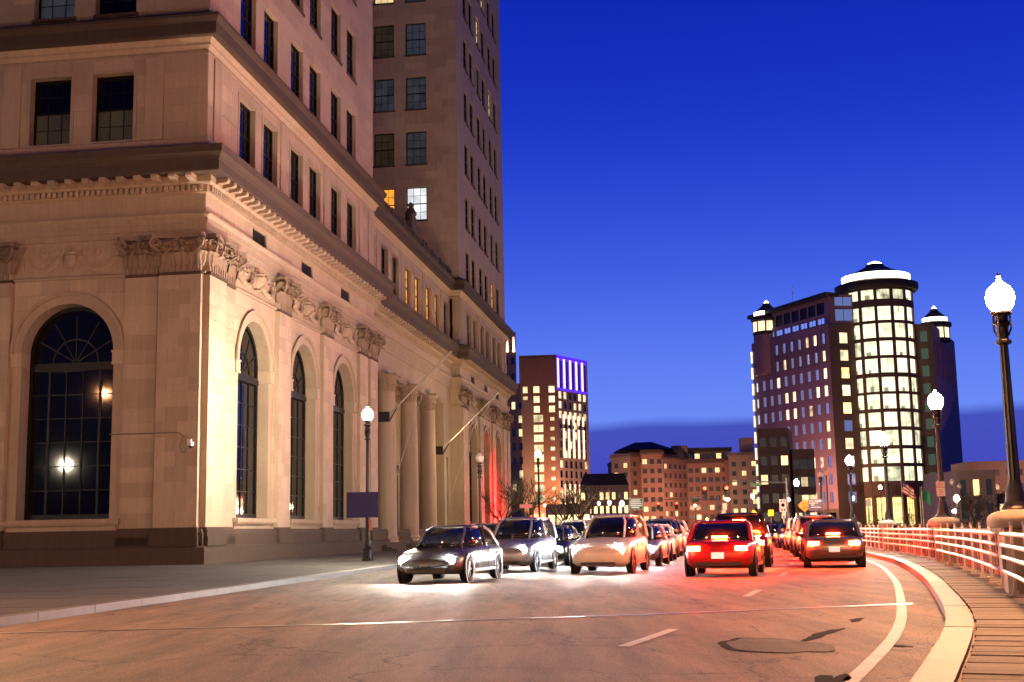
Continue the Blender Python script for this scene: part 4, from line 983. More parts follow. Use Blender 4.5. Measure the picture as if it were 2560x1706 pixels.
# little lit turrets at both ends
def turret(cx, cy, z0, r_, nm):
    x, y = cx-84, cy-284
    MB().lathe([(r_, z0), (r_, z0+.8)], (x, y, 0), n=20).lathe([(r_, z0+3.2), (r_+.5, z0+3.6), (r_+.5, z0+4.4), (r_-.3, z0+4.8)], (x, y, 0), n=20).build('turret_wall', ROOF, off)
    for i in range(10):
        a = -math.pi/2+R(36*i); q = MB().box(-.04, .04, -r_*.26, r_*.26, z0+.8, z0+3.2); q.build('turret_window', OFF_WARM, off, loc=(x+(r_-.15)*math.cos(a), y+(r_-.15)*math.sin(a), 0), rz=a)
        MB().box(-.2, .2, -.15, .15, z0, z0+3.4).build('mullion', BRICK_D, off, loc=(x+(r_-.1)*math.cos(a+R(18)), y+(r_-.1)*math.sin(a+R(18)), 0), rz=a)
    MB().lathe([(r_-.4, z0+4.8), (r_-.4, z0+5.7)], (x, y, 0), n=24, cap=False).build('cove_light', COVE, off)
    MB().lathe([(r_-.3, z0+5.7), (r_*.4, z0+7.1), (r_*.2, z0+8.0)], (x, y, 0), n=20).build('cone_roof', ROOF, off)
    MB().lathe([(r_*.2, z0+8.0), (.1, z0+8.7)], (x, y, 0), n=12).build('finial', COVE, off)
turret(62.6, 303.5, 47.6, 3.5, 'l'); turret(99.5, 291.5, 43.4, 3.2, 'r')
MB().lathe([(3.4, 38), (3.4, 47.6)], (62.6-84, 19.5, 0), n=20).build('turret_wall', BRICK_O, off)
q = MB()
for k in range(11):
    z = 43.9-3.95*k; win_ = MB().box(-.25, .25, -.05, .05, z-2.6, z+.2).build('corner_window', OFF_LIT, off, loc=(59.1-84, 307.3-284, 0), rz=R(20))
MB().tube([(67.5-84, 12, 46), (67.5-84, 12, 58.4)], .09, 5).build('antenna', WHITEP, off)
# hotel with violet lit crown
hot = thing('hotel_building', 'tall tan tower whose top is lit violet, beyond the bank', 'building', (14.1, 400, 0))
P0_, P1_, P2_, P3_ = (2.1, 401.2), (14.1, 400.0), (25.0, 416.8), (6, 425)
BT = mat('hotel brick', (.48, .24, .16), .85, kind='stone', var=.1); BTT = mat('hotel precast', (.55, .38, .28), .85, kind='stone', var=.08)
hl_ = []
for k in range(12):
    z = 45.2-3.17*k
    if z < 8: break
    if k < 3: hl_ += [(1.1, 2.6, z, z+2.1, k), (4.5, 6.4, z, z+2.1, k), (9.4, 11.3, z, z+2.1, k)]
    else: hl_ += [(1.1, 7.4, z+.1, z+2.4, k), (9.7, 11.0, z+.5, z+1.6, k)]
w = facade(hot, P0_, P1_, 0, 57.4, [h[:4] for h in hl_], BT)
for i, h in enumerate(hl_): win(w, *h[:4], (YELLF := litmat('hotel lit window', (1, .78, .42), 1.35, .6, .5)) if rnd.random() < .85 else GLASS, .3, bars=3 if h[1]-h[0] > 4 else 0)
MB().box(-.1, 4.4, -.1, .0, 8, 43).build('pier_panel', BTT, w)
hr2 = []; cols = [1.0+i*3.15 for i in range(6)]
for k in range(12):
    z = 43.4-3.17*k
    if z < 8: break
    for i, u in enumerate(cols): hr2.append((u, u+2.0, z, z+2.3, k, i))
w = facade(hot, P1_, P2_, 0, 46.0, [h[:4] for h in hr2], BTT)
for h in hr2:
    lit = (h[4] in (0, 1) and rnd.random() < .7) or h[4] == 2 or (h[4] in (10, 11)) or rnd.random() < .16
    win(w, *h[:4], YELLF if lit else GLASS, .35)
FIN = mat('facade uplight strip', (1, .8, .6), .6, emit=(1, .70, .42), es=3.2)
for i, u in enumerate(cols):
    if i: MB().box(u-.75, u-.38, -.35, .0, 24.5, 33.8-.0).build('fin_light', FIN, w); MB().box(u-.75, u-.38, -.3, .0, 9, 16).build('fin_light', FIN, w); MB().box(u-.75, u-.38, -.3, .0, 35.2, 38.2).build('fin_light', FIN, w)
VIO = mat('violet lit panel', (.1, .05, .3), .5, emit=(.09, .02, 1.0), es=1.5); VIOD = mat('violet shadow panel', (.03, .01, .08), .5, emit=(.05, .008, .35), es=.5, nosample=True); VIOW = mat('violet light strip', (1, 1, 1), .5, emit=(.52, .36, 1.0), es=3.0)  # violet wash and its shade are put into the panels as glow
w = facade(hot, P1_, P2_, 46.0, 57.4, [(.5, 19.6, 46.8, 56.4)], VIO)
for i in range(5):
    u = .9+i*3.9; MB().box(u, u+.9, .1, .3, 46.9, 56.4).build('light_strip', VIOW, w); MB().box(u+1.3, u+3.1, .25, .35, 46.9, 55.8).build('panel', VIOD, w); MB().box(u+.9, u+3.9, .36, .42, 46.8, 56.4).build('panel', VIO, w)
MB().flat([(p[0]-14.1, p[1]-400) for p in (P0_, P1_, P2_, P3_)], 56.6, 57.0).build('roof', ROOF, hot)
facade(hot, P2_, P3_, 0, 57, [], BTT); facade(hot, P3_, P0_, 0, 57, [], BTT)
MB().box(-10, -1.0, -5.5, -.0, 0, 7.5).build('podium', BT, hot)
for i in range(7): MB().box(-9.6+i*1.25, -8.8+i*1.25, -5.6, -5.52, 2.0, 11.4 if i < 0 else 6.6).build('shop_window', LOBBY, hot)
# older tower half hidden by the bank
old = thing('stone_tower', 'grey stone tower with two uplights, half hidden behind the bank', 'building', (-4, 330, 0))
hh = [(u, u+.9, z, z+1.9) for z in [8+3.6*k for k in range(10)] for u in (1.5, 3.6, 5.6, 7.4)]
OT = mat('old tower stone', (.42, .32, .32), .85, kind='stone', var=.1)
w = facade(old, (-6, 330), (2.05, 330), 0, 45.0-5, hh[:32], OT); 
for i, h in enumerate(hh[:32]): win(w, *h, YELLF if i in (6, 11, 17, 23, 27, 30) else GLASS_B, .2)
h3 = [(u, u+.9, z, z+2.0) for z in (41, 45.2, 49) for u in (2.2, 3.9, 5.6)]
w = facade(old, (-6, 331), (1.0, 331), 40, 54.0, h3, OT)
for h in h3: win(w, *h, GLASS_B, .2)
UP = mat('uplight', (1, .8, .6), .5, emit=(1, .55, .3), es=5)
for u in (4.7, 6.4): MB().prism([(u-.35, 48.6), (u+.35, 48.6), (u+.12, 52.6), (u-.12, 52.6)], -.12, -.02).build('uplight', UP, w)
MB().box(-2, 6.0, .5, 30, 0, 39.9).box(-2, 4.9, 1.6, 28, 39.9, 53.9).build('core', OT, old)
# long brick apartment block
apt = thing('apartment_building', 'long red brick apartment block with tan upper floors and hipped dark roof', 'building', (35, 450, 0))
AWIN = litmat('apartment lit window', (1, .62, .26), 2.2, .55, .5); ADIM = mat('apartment glass', (.05, .05, .06), .25, emit=(.8, .8, .9), es=.02, nosample=True)
segs = [((35, 454), (41.3, 450), 28.2, TANST, 2), ((41.3, 450), (45, 452), 28.6, BRICK_R, 1), ((45, 447), (52.8, 447), 29.2, BRICK_R, 3), ((52.8, 447), (62.8, 458), 27.5, BRICK_R, 5), ((62.8, 458), (77, 456), 26.2, BRICK_R, 6), ((77, 452), (87.5, 451), 28.0, TANST, 3)]
aseed = random.Random(22)
for p0, p1, zt, m_, n in segs:
    L_ = (Vector(p1)-Vector(p0)).length; st2 = L_/n; hs2 = []
    for k in range(7):
        z = zt-5.0-3.35*k
        if z < 2: break
        for i in range(n): u = st2*(i+.5); hs2.append((u-.75, u+.75, z, z+1.7))
    ztop = zt-5.6
    w = facade(apt, p0, p1, 0, zt-1.6, [h for h in hs2], m_)
    for h in hs2: win(w, *h, AWIN if aseed.random() < .24 else ADIM, .2, bars=1)
    if m_ is BRICK_R: MB().box(0, L_, -.10, .0, zt-5.4, zt-5.1).build('band', TANST, w)
    d = Vector(p1)-Vector(p0); MB().box(-.4, L_+.4, -.9, .6, zt-1.6, zt-.8).box(-.2, L_+.2, -.5, .6, zt-.8, zt).build('eave', BRICK_D if m_ is BRICK_R else TANST, w)
MB().flat([(0, 4.5), (6.3, .5), (10, 2.2), (10, -2.6), (17.8, -2.6), (27.8, 8.6), (42, 6.5), (52.5, 1.5), (52.5, 25), (0, 25)], 25.0, 25.9).build('roof_slab', ROOF, apt)
rf = MB(); rf.add([(2, 3, 29.6), (10, -1.5, 29.6), (18.5, -1.5, 29.6), (27, 8, 28.8), (27, 20, 28.8), (2, 20, 29.6), (9, 8, 32.6), (15, 7, 32.7)], [(0, 1, 6), (1, 2, 7, 6), (2, 3, 7), (3, 4, 7), (4, 5, 6, 7), (5, 0, 6)]); rf.box(2.2, 26, 3, 20, 25.9, 29.5); rf.build('hip_roof', ROOF, apt)
w = facade(apt, (62, 461), (79, 459.5), 25.9, 29.0, [(1.5+i*2.6, 3.3+i*2.6, 26.5, 28.3) for i in range(6)], TANST)
for i in range(6): win(w, 1.5+i*2.6, 3.3+i*2.6, 26.5, 28.3, AWIN if i in (4,) else (YELLF if i == 1 else ADIM), .2)
MB().box(.3, 52.2, 10.5, 25, 0, 25.0).box(9, 11, 2.3, 8, 0, 27).box(41, 43, 2.0, 9, 0, 25.4).build('core', BRICK_R, apt); MB().box(27.5, 44.5, 9, 20, 29.0, 30.4).build('roof_slab', ROOF, apt); MB().box(22.8, 28.4, 8.8, 14, 25.9, 31.3).build('lift_housing', TANST, apt); MB().box(47.2, 51.5, 3.5, 9, 25.9, 33.4).build('lift_housing', TANST, apt)
# low building with mansard roof, dark house before the office, small blocks at the right
def simple(name, label, cat, p0, p1, zt, m_, cols_, rws, lit, litm, depth=12, z0w=2.0, fl=3.3, ww_=1.2, wh_=1.7, seed=1, roof=None, dim=None):
    t = thing(name, label, cat, (p0[0], p0[1], 0)); q = random.Random(seed); L_ = (Vector(p1)-Vector(p0)).length; hs2 = []
    for k in range(rws):
        for i in range(cols_): u = L_*(i+.5)/cols_; hs2.append((u-ww_/2, u+ww_/2, z0w+fl*k, z0w+fl*k+wh_))
    w = facade(t, p0, p1, 0, zt, hs2, m_)
    for h in hs2: win(w, *h, litm if q.random() < lit else (dim or ADIM), .2)
    d = (Vector(p1)-Vector(p0)).normalized(); nrm = Vector((-d.y, d.x)); a = Vector(p0)+nrm*.5; b_ = Vector(p1)+nrm*.5; o_ = Vector(p0)
    MB().flat([tuple(a-o_), tuple(b_-o_), tuple(b_+nrm*depth-o_), tuple(a+nrm*depth-o_)], 0, zt-.05).build('core', m_, t)
    if roof:
        zb_, zt_ = roof; c = [tuple(Vector(p)-o_) for p in (Vector(p0)-nrm*.3, Vector(p1)-nrm*.3, Vector(p1)+nrm*depth, Vector(p0)+nrm*depth)]; e = [tuple(Vector(p)-o_) for p in (Vector(p0)+nrm*1.2+d, Vector(p1)+nrm*1.2-d, Vector(p1)+nrm*(depth-1)-d, Vector(p0)+nrm*(depth-1)+d)]
        MB().add([(*x, zb_) for x in c]+[(*x, zt_) for x in e], [(0, 1, 5, 4), (1, 2, 6, 5), (2, 3, 7, 6), (3, 0, 4, 7), (4, 5, 6, 7)]).build('mansard_roof', ROOF, t)
    return t
simple('mansard_building', 'low building with dark mansard roof and a row of lit windows', 'building', (15.5, 300), (27, 299), 11.8, TANST, 8, 3, .85, AWIN, z0w=2.0, fl=3.2, ww_=.8, roof=(11.8, 14.6))
t = simple('brick_house', 'dark brick building standing before the office block', 'building', (44.8, 231), (50.2, 229.5), 19.2, BRICK_D, 3, 5, .12, AWIN, z0w=2.2, fl=3.4, seed=5)
simple('brick_annexe', 'low dark annexe with bright windows beside the dark brick building', 'building', (50.6, 229), (54.5, 228.6), 15.2, BRICK_D, 3, 4, .45, YELLF, z0w=2.0, fl=3.2, seed=8)
simple('mauve_block', 'plain tan block of four floors at the far right behind the lamp', 'building', (94.0, 262), (113, 260.5), 14.0, mat('mauve render', (.30, .20, .20), .85, kind='stone', var=.08), 8, 3, .06, AWIN, z0w=5.2, fl=2.9, ww_=.9, wh_=1.2, seed=3)
simple('low_wing', 'low mauve wing with white windows in front of the tan block', 'building', (93.5, 246), (113, 244.5), 6.9, mat('mauve brick', (.20, .13, .14), .85, kind='stone', var=.08), 9, 1, .3, AWIN, z0w=3.2, ww_=1.0, seed=4)
simple('row_house', 'dark low roofs between the office block and the tan block', 'building', (84, 250), (94, 250), 9.0, BRICK_D, 5, 2, .1, AWIN, z0w=2.2, seed=6)
simple('cinema_front', 'small bright shop front behind the bare trees', 'building', (6, 236), (14, 236), 6.2, TANST, 5, 1, .95, LOBBY, z0w=1.4, ww_=1.2, wh_=2.8, seed=6)
simple('stone_hall', 'pale stone hall with tall openings right of the office block', 'building', (66.5, 190), (72.5, 190.5), 9.2, TANST, 3, 2, .05, AWIN, z0w=1.8, fl=3.6, ww_=1.0, wh_=2.4, seed=6)
# ---------------------------------------------------------------- bare winter trees
def make_tree(h, seed, label, loc, lean=0):
    t = thing('bare_tree', label, 'tree', loc, 0, 'bare winter trees'); q = random.Random(seed)
    tr = MB(); cr = MB(); tr.tube([(0, 0, 0), (.03, .02, h*.16), (lean*.3, .03, h*.34)], h*.030, 8, h*.020)
    def br(p, d, L_, r_, lv):
        pts = [p]; dd = d.copy()
        for i in range(3): dd = (dd+Vector((q.gauss(0, .13), q.gauss(0, .13), q.gauss(.05, .08)))).normalized(); pts.append(pts[-1]+dd*(L_/3))
        cr.tube(pts, r_, 5 if lv < 2 else 3, r_*.55)
        if lv >= 4: return
        for i in range(q.choice((3, 4)) if lv < 3 else 3):
            k = q.uniform(.35, 1); b_ = pts[0].lerp(pts[-1], k) if k < .9 else pts[-1]
            nd = (dd+Vector((q.gauss(0, .55), q.gauss(0, .55), q.gauss(.12, .3)))).normalized(); br(b_, nd, L_*q.uniform(.55, .78), r_*.52, lv+1)
    for i in range(5): a = i*1.26+q.uniform(-.3, .3); br(Vector((lean*.25, .02, h*(.24+.022*i))), Vector((math.cos(a)*.6, math.sin(a)*.6, .9)).normalized(), h*.30, h*.014, 0)
    tr.build('trunk', BARK, t); cr.build('crown', BARK, t); return t
t1 = make_tree(7.4, 3, 'tallest bare tree just past the end of the bank', (.9, 113, 0))
t2 = make_tree(6.2, 9, 'bare tree behind the iron fence', (4.6, 121, 0), .3)
dup(t1, None, (6.8, 131, 0), 1.2, 'bare tree between the fence and the low mansard building')
dup(t2, None, (-.9, 108, 0), 2.2, 'bare tree half hidden by the corner of the bank')
d_ = dup(t2, None, (41.5, 133, 0), 2.9, 'small bare tree before the yellow lobby of the office'); d_.scale = (.55, .55, .5)
d_ = dup(t1, None, (37.6, 104, 0), .7, 'slim bare tree right of the third bridge lamp'); d_.scale = (.6, .6, .62)
def bush(label, loc, sx, sy, sz, seed):
    q = random.Random(seed); b = MB()
    for i in range(900):
        a, e, r_ = q.uniform(0, 6.283), math.asin(q.uniform(0, 1)), q.uniform(.55, 1.0)**.5
        k = 1+.22*math.sin(3*a+seed)+.15*math.sin(5*a+e*4); c = Vector((math.cos(a)*math.cos(e)*r_*sx*k, math.sin(a)*math.cos(e)*r_*sy*k, .05+math.sin(e)*r_*sz*k))
        u = Vector((q.gauss(0, 1), q.gauss(0, 1), q.gauss(0, 1))).normalized()*.10; v = u.cross(Vector((q.gauss(0, 1), q.gauss(0, 1), 1))).normalized()*.07
        b.add([c-u, c+v, c+u, c-v], [(0, 1, 2, 3)], q.uniform(-.4, .4))
    for i in range(6): b.tube([(0, 0, 0), (q.uniform(-.5, .5)*sx, q.uniform(-.5, .5)*sy, sz*.7)], .03, 4, .01)
    tag(b.build('shrub', mat('winter shrub', (.035, .03, .025), .9, kind='stone', var=.2), None, loc=loc), label, 'shrub', 'dark shrubs')
bush('broad dark shrub behind the nearest railing pier', (46, 120, 0), 6, 2, 4.2, 1)
bush('dark shrub mass at the far right beyond the railing', (54, 135, 0), 7, 2.5, 4.0, 2)
bush('rounded dark shrub before the office lobby', (34.5, 118, 0), 2.6, 1.2, 1.6, 3)
bush('tall clipped dark conifer by the end of the bank', (.75, 104, 0), .75, .75, 1.6, 4)
# iron fence past the bank
t = thing('iron_fence', 'black iron fence with pale lit uprights beside the bare trees', 'fence', (1.9, 107, 0), math.atan2(9, 4.6))
L_ = 10.1
MB().box(0, L_, -.02, .02, 1.95, 2.0).box(0, L_, -.02, .02, .35, .40).build('rail', IRON, t)
PALE = mat('pale lit upright', (.5, .42, .36), .5)
for i in range(40): MB().box(i*.25, i*.25+.02, -.01, .01, 0, 2.05).build('picket', IRON, t)
for i in range(12): MB().box(i*.9, i*.9+.10, -.12, -.02, 0, 2.25).build('upright', PALE, t)
GL_ = mat('ground light', (1, .8, .5), .5, emit=(1, .70, .40), es=300)
for i in range(6): MB().box(3.0+i*.9, 3.4+i*.9, -.35, -.20, .02, .10).build('ground_light', GL_, t)
# low park wall along the pavement
tag(MB().box(0, 14, 0, .35, 0, .55).build('low_wall', CONC, None, loc=(-.6, 103, 0), rz=R(66)), 'low concrete wall under the iron fence', 'wall')
# ---------------------------------------------------------------- traffic signals
E_RED = mat('lit red lens', (.5, .02, .01), .4, emit=(1, .012, .004), es=75); E_REDB = mat('bright red lens', (.5, .02, .01), .4, emit=(1, .008, .010), es=60000)
E_AMB = mat('lit amber lens', (.6, .2, .02), .4, emit=(1, .30, .02), es=120)
DARKL = mat('dark lens', (.02, .02, .02), .4)
SIGY = mat('signal housing', (.016, .016, .018), .5)
def signal_head(parent, loc, rz=0, red=True, lens=None):
    h = MB().box(-.17, .17, 0, .16, -.56, .50).box(-.24, .24, .16, .18, -.62, .56).build('signal_head', SIGY, parent, loc=loc, rz=rz)
    for j, m_ in enumerate((lens or E_RED, DARKL, DARKL)):
        MB().lathe([(.01, -.04), (.13, -.02), (.15, .02)], (0, 0, .30-.33*j), n=14, ax=1).build('lens', m_, h)
        MB().lathe([(.16, -.16), (.16, .0)], (0, 0, .30-.33*j), n=12, ax=1, cap=False, a0=-.2, a1=math.pi+.2).build('visor', SIGY, h)
    return h
def mast(label, x, y, arm_to, z, heads, grp):
    t = thing('traffic_signal', label, 'traffic light', (x, y, 0), 0, grp)
    MB().lathe([(.22, 0), (.22, .25), (.13, .32), (.11, z+.9)], n=12).build('pole', STEEL, t)
    MB().tube([(0, 0, z+.45), ((arm_to-x)*.5, 0, z+.62), (arm_to-x, 0, z+.62)], .08, 8, .05).build('mast_arm', STEEL, t)
    for hx in heads: signal_head(t, (hx-x, -.2, z-.30+.02))
    MB().box(-.5, .5, -.03, .0, z+.1, z+.45).build('street_name_plate', mat('green plate', (.02, .12, .06), .5), t, loc=((arm_to-x)*.35, -.1, .0))
    return t
mast('nearer mast arm with two glowing red lights over the road', 25.6, 119, 17.2, 4.95, (17.86, 19.92), 'red traffic lights')
mast('farther mast arm with two smaller red lights', 30.5, 190, 20.8, 5.05, (21.47, 24.23), 'red traffic lights')
t = thing('traffic_signal', 'red signal on a short post past the end of the bank, glowing on its wall', 'traffic light', (1.9, 131, .13), 0, 'red traffic lights')
MB().lathe([(.14, 0), (.14, .2), (.06, .25), (.055, 4.4)], n=10).build('pole', STEEL, t); signal_head(t, (-.25, .0, 3.6), R(-97), lens=E_REDB); signal_head(t, (-.22, .1, 2.5), R(-60))
# amber works lamps
for x, y, z, lb in ((5.6, 90, 2.05, 'amber flashing lamp on a works trailer mast left of the queue'), (18.3, 121, 2.1, 'amber flashing lamp beside the yellow signs')):
    t = thing('works_lamp', lb, 'lamp', (x, y, 0), 0, 'amber works lamps')
    MB().tube([(0, 0, 0), (0, 0, z-.1)], .03, 6).build('post', STEEL, t); MB().lathe([(.25, 0), (.2, .05), (.03, .08)], n=8).build('base', TYRE, t); MB().lathe([(.02, -.10), (.09, -.06), (.10, .04), (.03, .12)], (0, 0, z), n=10).build('lamp', E_AMB, t)
# ---------------------------------------------------------------- far street lamps
FG = 'distant lit street lamps'
for l_, h_, lb, pw in (((40, 428, 0), 9, 'added lamp lighting the long brick apartments, left', 6500), ((62, 436, 0), 9, 'added lamp lighting the long brick apartments, right', 6500), ((9, 383, 0), 9, 'added lamp lighting the foot of the violet topped tower', 9000), ((19, 392, 0), 9, 'second added lamp lighting the foot of the violet topped tower', 6000), ((60, 272, 0), 8, 'added lamp lighting the foot of the office block side', 7000), ((104, 246, 0), 8, 'added lamp lighting the tan block at the far right', 4000)):  # lamps added to wash the far walls with warm light
    t = thing('distant_lamp', lb, 'street lamp', l_, 0, FG); MB().lathe([(.15, 0), (.15, .3), (.07, .4), (.05, h_-.25)], n=8).build('pole', IRON, t)
    MB().lathe([(.08, -.2), (.19, -.05), (.19, .08), (.08, .24), (.01, .3)], (0, 0, h_), n=12).build('globe', globe_mats('lit globe %d' % pw, (1, .50, .26), pw), t, smooth=True)
flist = [((25.2, 150, 0), 4.6, 'lit far lamp just under the nearer red lights, left one'), ((28.2, 150, 0), 4.85, 'lit far lamp right of the nearer red lights'), ((10.99, 130, 0), 3.9, 'lit far lamp left of the green guide sign'), ((12.7, 170, 0), 4.85, 'small far lamp beside the mansard building'),
         ((30.2, 140, 0), 4.2, 'lit far lamp behind the orange diamond sign'), ((33.3, 125, 0), 3.9, 'lit lamp left of the yellow lobby'), ((31.4, 90, -1.6), 4.6, 'lit lamp right of the third bridge lamp, beyond the rail'), ((34.6, 100, 0), 4.5, 'dark unlit lamp right of the third bridge lamp'),
         ((36.6, 104, 0), 4.3, 'second dark unlit lamp right of the third bridge lamp'), ((48.5, 140, 0), 2.6, 'tiny lit lamp low at the far right'), ((23.6, 95.5, 0), 5.3, 'dark unlit lamp against the office brick'), ((50.6, 175, 0), 6.4, 'lit far lamp high before the dark brick house'), ((13.6, 205, 0), 5.5, 'faint far lamp over the distant queue')]
for l_, h_, lb in flist:
    t = thing('distant_lamp', lb, 'street lamp', l_, 0, FG); gm_ = G_OFF if 'unlit' in lb else G_FAR
    MB().lathe([(.15, 0), (.15, .3), (.07, .4), (.05, h_-.25)], n=8).build('pole', IRON, t)
    MB().lathe([(.08, -.2), (.19, -.05), (.19, .08), (.08, .24), (.01, .3)], (0, 0, h_), n=12).build('globe', gm_, t, smooth=True)
# ---------------------------------------------------------------- signs
def sign(label, loc, w, h, m_, z, rz=0, shape='rect', post=True, name='road_sign', extra=None):
    t = thing(name, label, 'sign', loc, rz)
    if post: MB().box(-.03, .03, .03, .09, 0, z+h*.4).build('post', STEEL, t)
    pts = [(-w/2, z-h/2), (w/2, z-h/2), (w/2, z+h/2), (-w/2, z+h/2)] if shape == 'rect' else [(0, z-h/2), (w/2, z), (0, z+h/2), (-w/2, z)]
    MB().prism(pts, 0, .03).build('panel', m_, t); return t
ORG = mat('orange works sign', (.85, .22, .01), .5, emit=(1, .22, .01), es=.5, nosample=True); INK = mat('black sign ink', (.02, .02, .02), .5); YS = mat('yellow sign', (.85, .50, .01), .5, emit=(1, .55, .02), es=.6, nosample=True)
GREY = mat('slate way sign', (.06, .055, .10), .4); GRN = mat('green guide sign', (.03, .20, .11), .5); WLET = mat('white lettering', (.8, .78, .74), .5, emit=(1, .9, .8), es=.45, nosample=True); BLU = mat('blue sign ink', (.03, .06, .4), .5)
t = sign('orange diamond works sign above the brake lights', (18.3, 80, 0), .86, .86, ORG, 2.57, shape='dia')
for i, s_ in enumerate(('ROAD', 'WORK', 'AHEAD')): text('lettering', s_, INK, t, (0, -.006, 2.70-.14*i), .13, (R(90), 0, 0))
t = sign('tall white sign with blue symbols left of the orange diamond', (17.98, 85, 0), .46, .84, WHITEP, 2.66)
MB().box(-.14, -.04, -.01, 0, 2.90, 3.02).box(.06, .16, -.01, 0, 2.90, 3.02).box(-.14, -.04, -.01, 0, 2.28, 2.46).box(.04, .14, -.01, 0, 2.28, 2.46).lathe([(.08, -.006), (.12, -.006)], (0, 0, 2.70), n=14, ax=1).build('symbol', BLU, t)
t = sign('slate grey guide sign with white destination names', (17.8, 75, 0), .86, .68, GREY, 2.50)
for i, (s_, x0) in enumerate((('Train Station', -.26), ('College Hill', -.26), ('RISD', -.26), ('Financial District', -.26))):
    text('lettering', s_, WLET, t, (x0, -.006, 2.74-.125*i), .085, (R(90), 0, 0), align='LEFT')
for z in (2.74, 2.615): MB().prism([(-.38, z), (-.31, z+.035), (-.31, z-.035)], -.008, 0).build('arrow', WLET, t)
MB().box(.20, .26, -.008, 0, 2.70, 2.77).box(.30, .34, -.008, 0, 2.71, 2.76).build('symbol', WLET, t)
t = sign('large green guide sign with white lines and border left of the queue', (10.5, 110, 0), 1.18, 1.0, WHITEP, 3.45)
MB().box(-.55, .55, -.012, -.002, 2.99, 3.91).build('green_field', GRN, t)
for i, (a, e) in enumerate(((-.42, .38), (-.5, .44), (-.5, .5), (-.5, .5), (-.42, .3))): MB().box(a, e, -.02, -.013, 3.76-.165*i, 3.84-.165*i).build('text_line', WLET, t)
t = sign('red and pink street name plate by the trees', (.92, 105, 0), 1.05, .30, mat('pink plate', (.7, .12, .14), .5, emit=(1, .25, .25), es=.5, nosample=True), 3.34)
t = sign('yellow diamond sign in the red glow', (20.9, 111, 0), .62, .62, YS, 2.5, shape='dia'); t = sign('yellow square sign right of the yellow diamond', (22.5, 111.5, 0), .48, .54, YS, 2.48)
sign('small white plate beside the yellow diamond', (20.2, 112, 0), .45, .36, WHITEP, 2.75); sign('white double plate left of the yellow diamond', (18.6, 113, 0), .38, .80, WHITEP, 2.4); sign('tall white plate above the queue', (19.2, 116, 0), .40, .62, WHITEP, 3.2)
sign('small white plate under the blue and white sign', (18.2, 86, 0), .26, .30, WHITEP, 1.98); sign('white sign on a post right of the slate guide sign', (30.7, 110, 0), .42, .66, WHITEP, 3.2)
sign('white plate below the orange diamond', (17.4, 82, 0), .22, .30, WHITEP, 2.12)
# flags at the office entrance
def flag(label, loc, h, mats, w=1.3, hh=.9, rz=0):
    t = thing('flag', label, 'flag', loc, rz, 'flags before the office lobby'); MB().tube([(0, 0, 0), (0, 0, h)], .04, 6, .025).build('pole', POLE, t)
    n = len(mats)
    for i, m_ in enumerate(mats):
        vs = []; za, zb = h-.1-hh*i/n, h-.1-hh*(i+1)/n
        for j in range(9): u = w*j/8; y = .16*math.sin(u*5+i*.1); dz = -u*.55; vs += [(u*.75, y, za+dz), (u*.75, y, zb+dz)]
        MB().add(vs, [(2*j, 2*j+1, 2*j+3, 2*j+2) for j in range(8)]).build('stripe', m_, t)
    return t
FR_, FW_ = mat('flag red', (.45, .03, .04), .7), mat('flag white', (.6, .58, .58), .7)
t = flag('red and white striped flag with a blue canton at the lobby', (45.9, 150, 0), 6.6, [FR_, FW_]*3+[FR_], 1.9, 1.4)
vs = []
for j in range(5): u = .8*j/4; vs += [(u*.75, .16*math.sin(u*5)-.02, 6.5-u*.55), (u*.75, .16*math.sin(u*5)-.02, 5.75-u*.55)]
MB().add(vs, [(2*j, 2*j+1, 2*j+3, 2*j+2) for j in range(4)]).build('canton', BLUEB, t)
flag('green flag hanging right of the lobby', (35.4, 110, 0), 4.5, [mat('flag green', (.02, .22, .10), .7)], 1.0, 1.0)
# ---------------------------------------------------------------- vehicles
E_HEAD = mat('headlamp glow', (1, 1, 1), .3, emit=(1, .93, .82), es=2400); E_HEADC = mat('cool headlamp glow', (1, 1, 1), .3, emit=(.78, .86, 1), es=2400)
E_TAIL = mat('tail lamp glow', (.6, .02, .01), .3, emit=(1, .05, .012), es=330); E_BRK = mat('brake lamp glow', (.6, .05, .01), .3, emit=(1, .035, .006), es=1300); E_IND = mat('side marker', (.6, .2, .02), .4, emit=(1, .4, .02), es=30)
OFFL = mat('lamp lens off', (.25, .25, .27), .15); REDL = mat('red lens off', (.2, .01, .01), .2)
def paint(n, c, metal=.3): return mat('car paint '+n, c, .28, metal=metal, spec=.6)
PAINTS = {'white': paint('white', (.62, .62, .60), 0), 'silver': paint('silver', (.38, .39, .41), .6), 'grey': paint('grey', (.09, .095, .10), .5), 'black': paint('black', (.012, .012, .014), .3), 'red': paint('red', (.36, .012, .012), .2), 'blue': paint('blue', (.02, .05, .16), .4)}
def loft(rings, close=True):
    n = len(rings[0]); vs = [p for r_ in rings for p in r_]; fs = [(j*n+i, j*n+(i+1) % n, (j+1)*n+(i+1) % n, (j+1)*n+i) for j in range(len(rings)-1) for i in range(n)]
    return vs, fs+[tuple(range(n-1, -1, -1)), tuple(range((len(rings)-1)*n, len(rings)*n))]
CM = {}
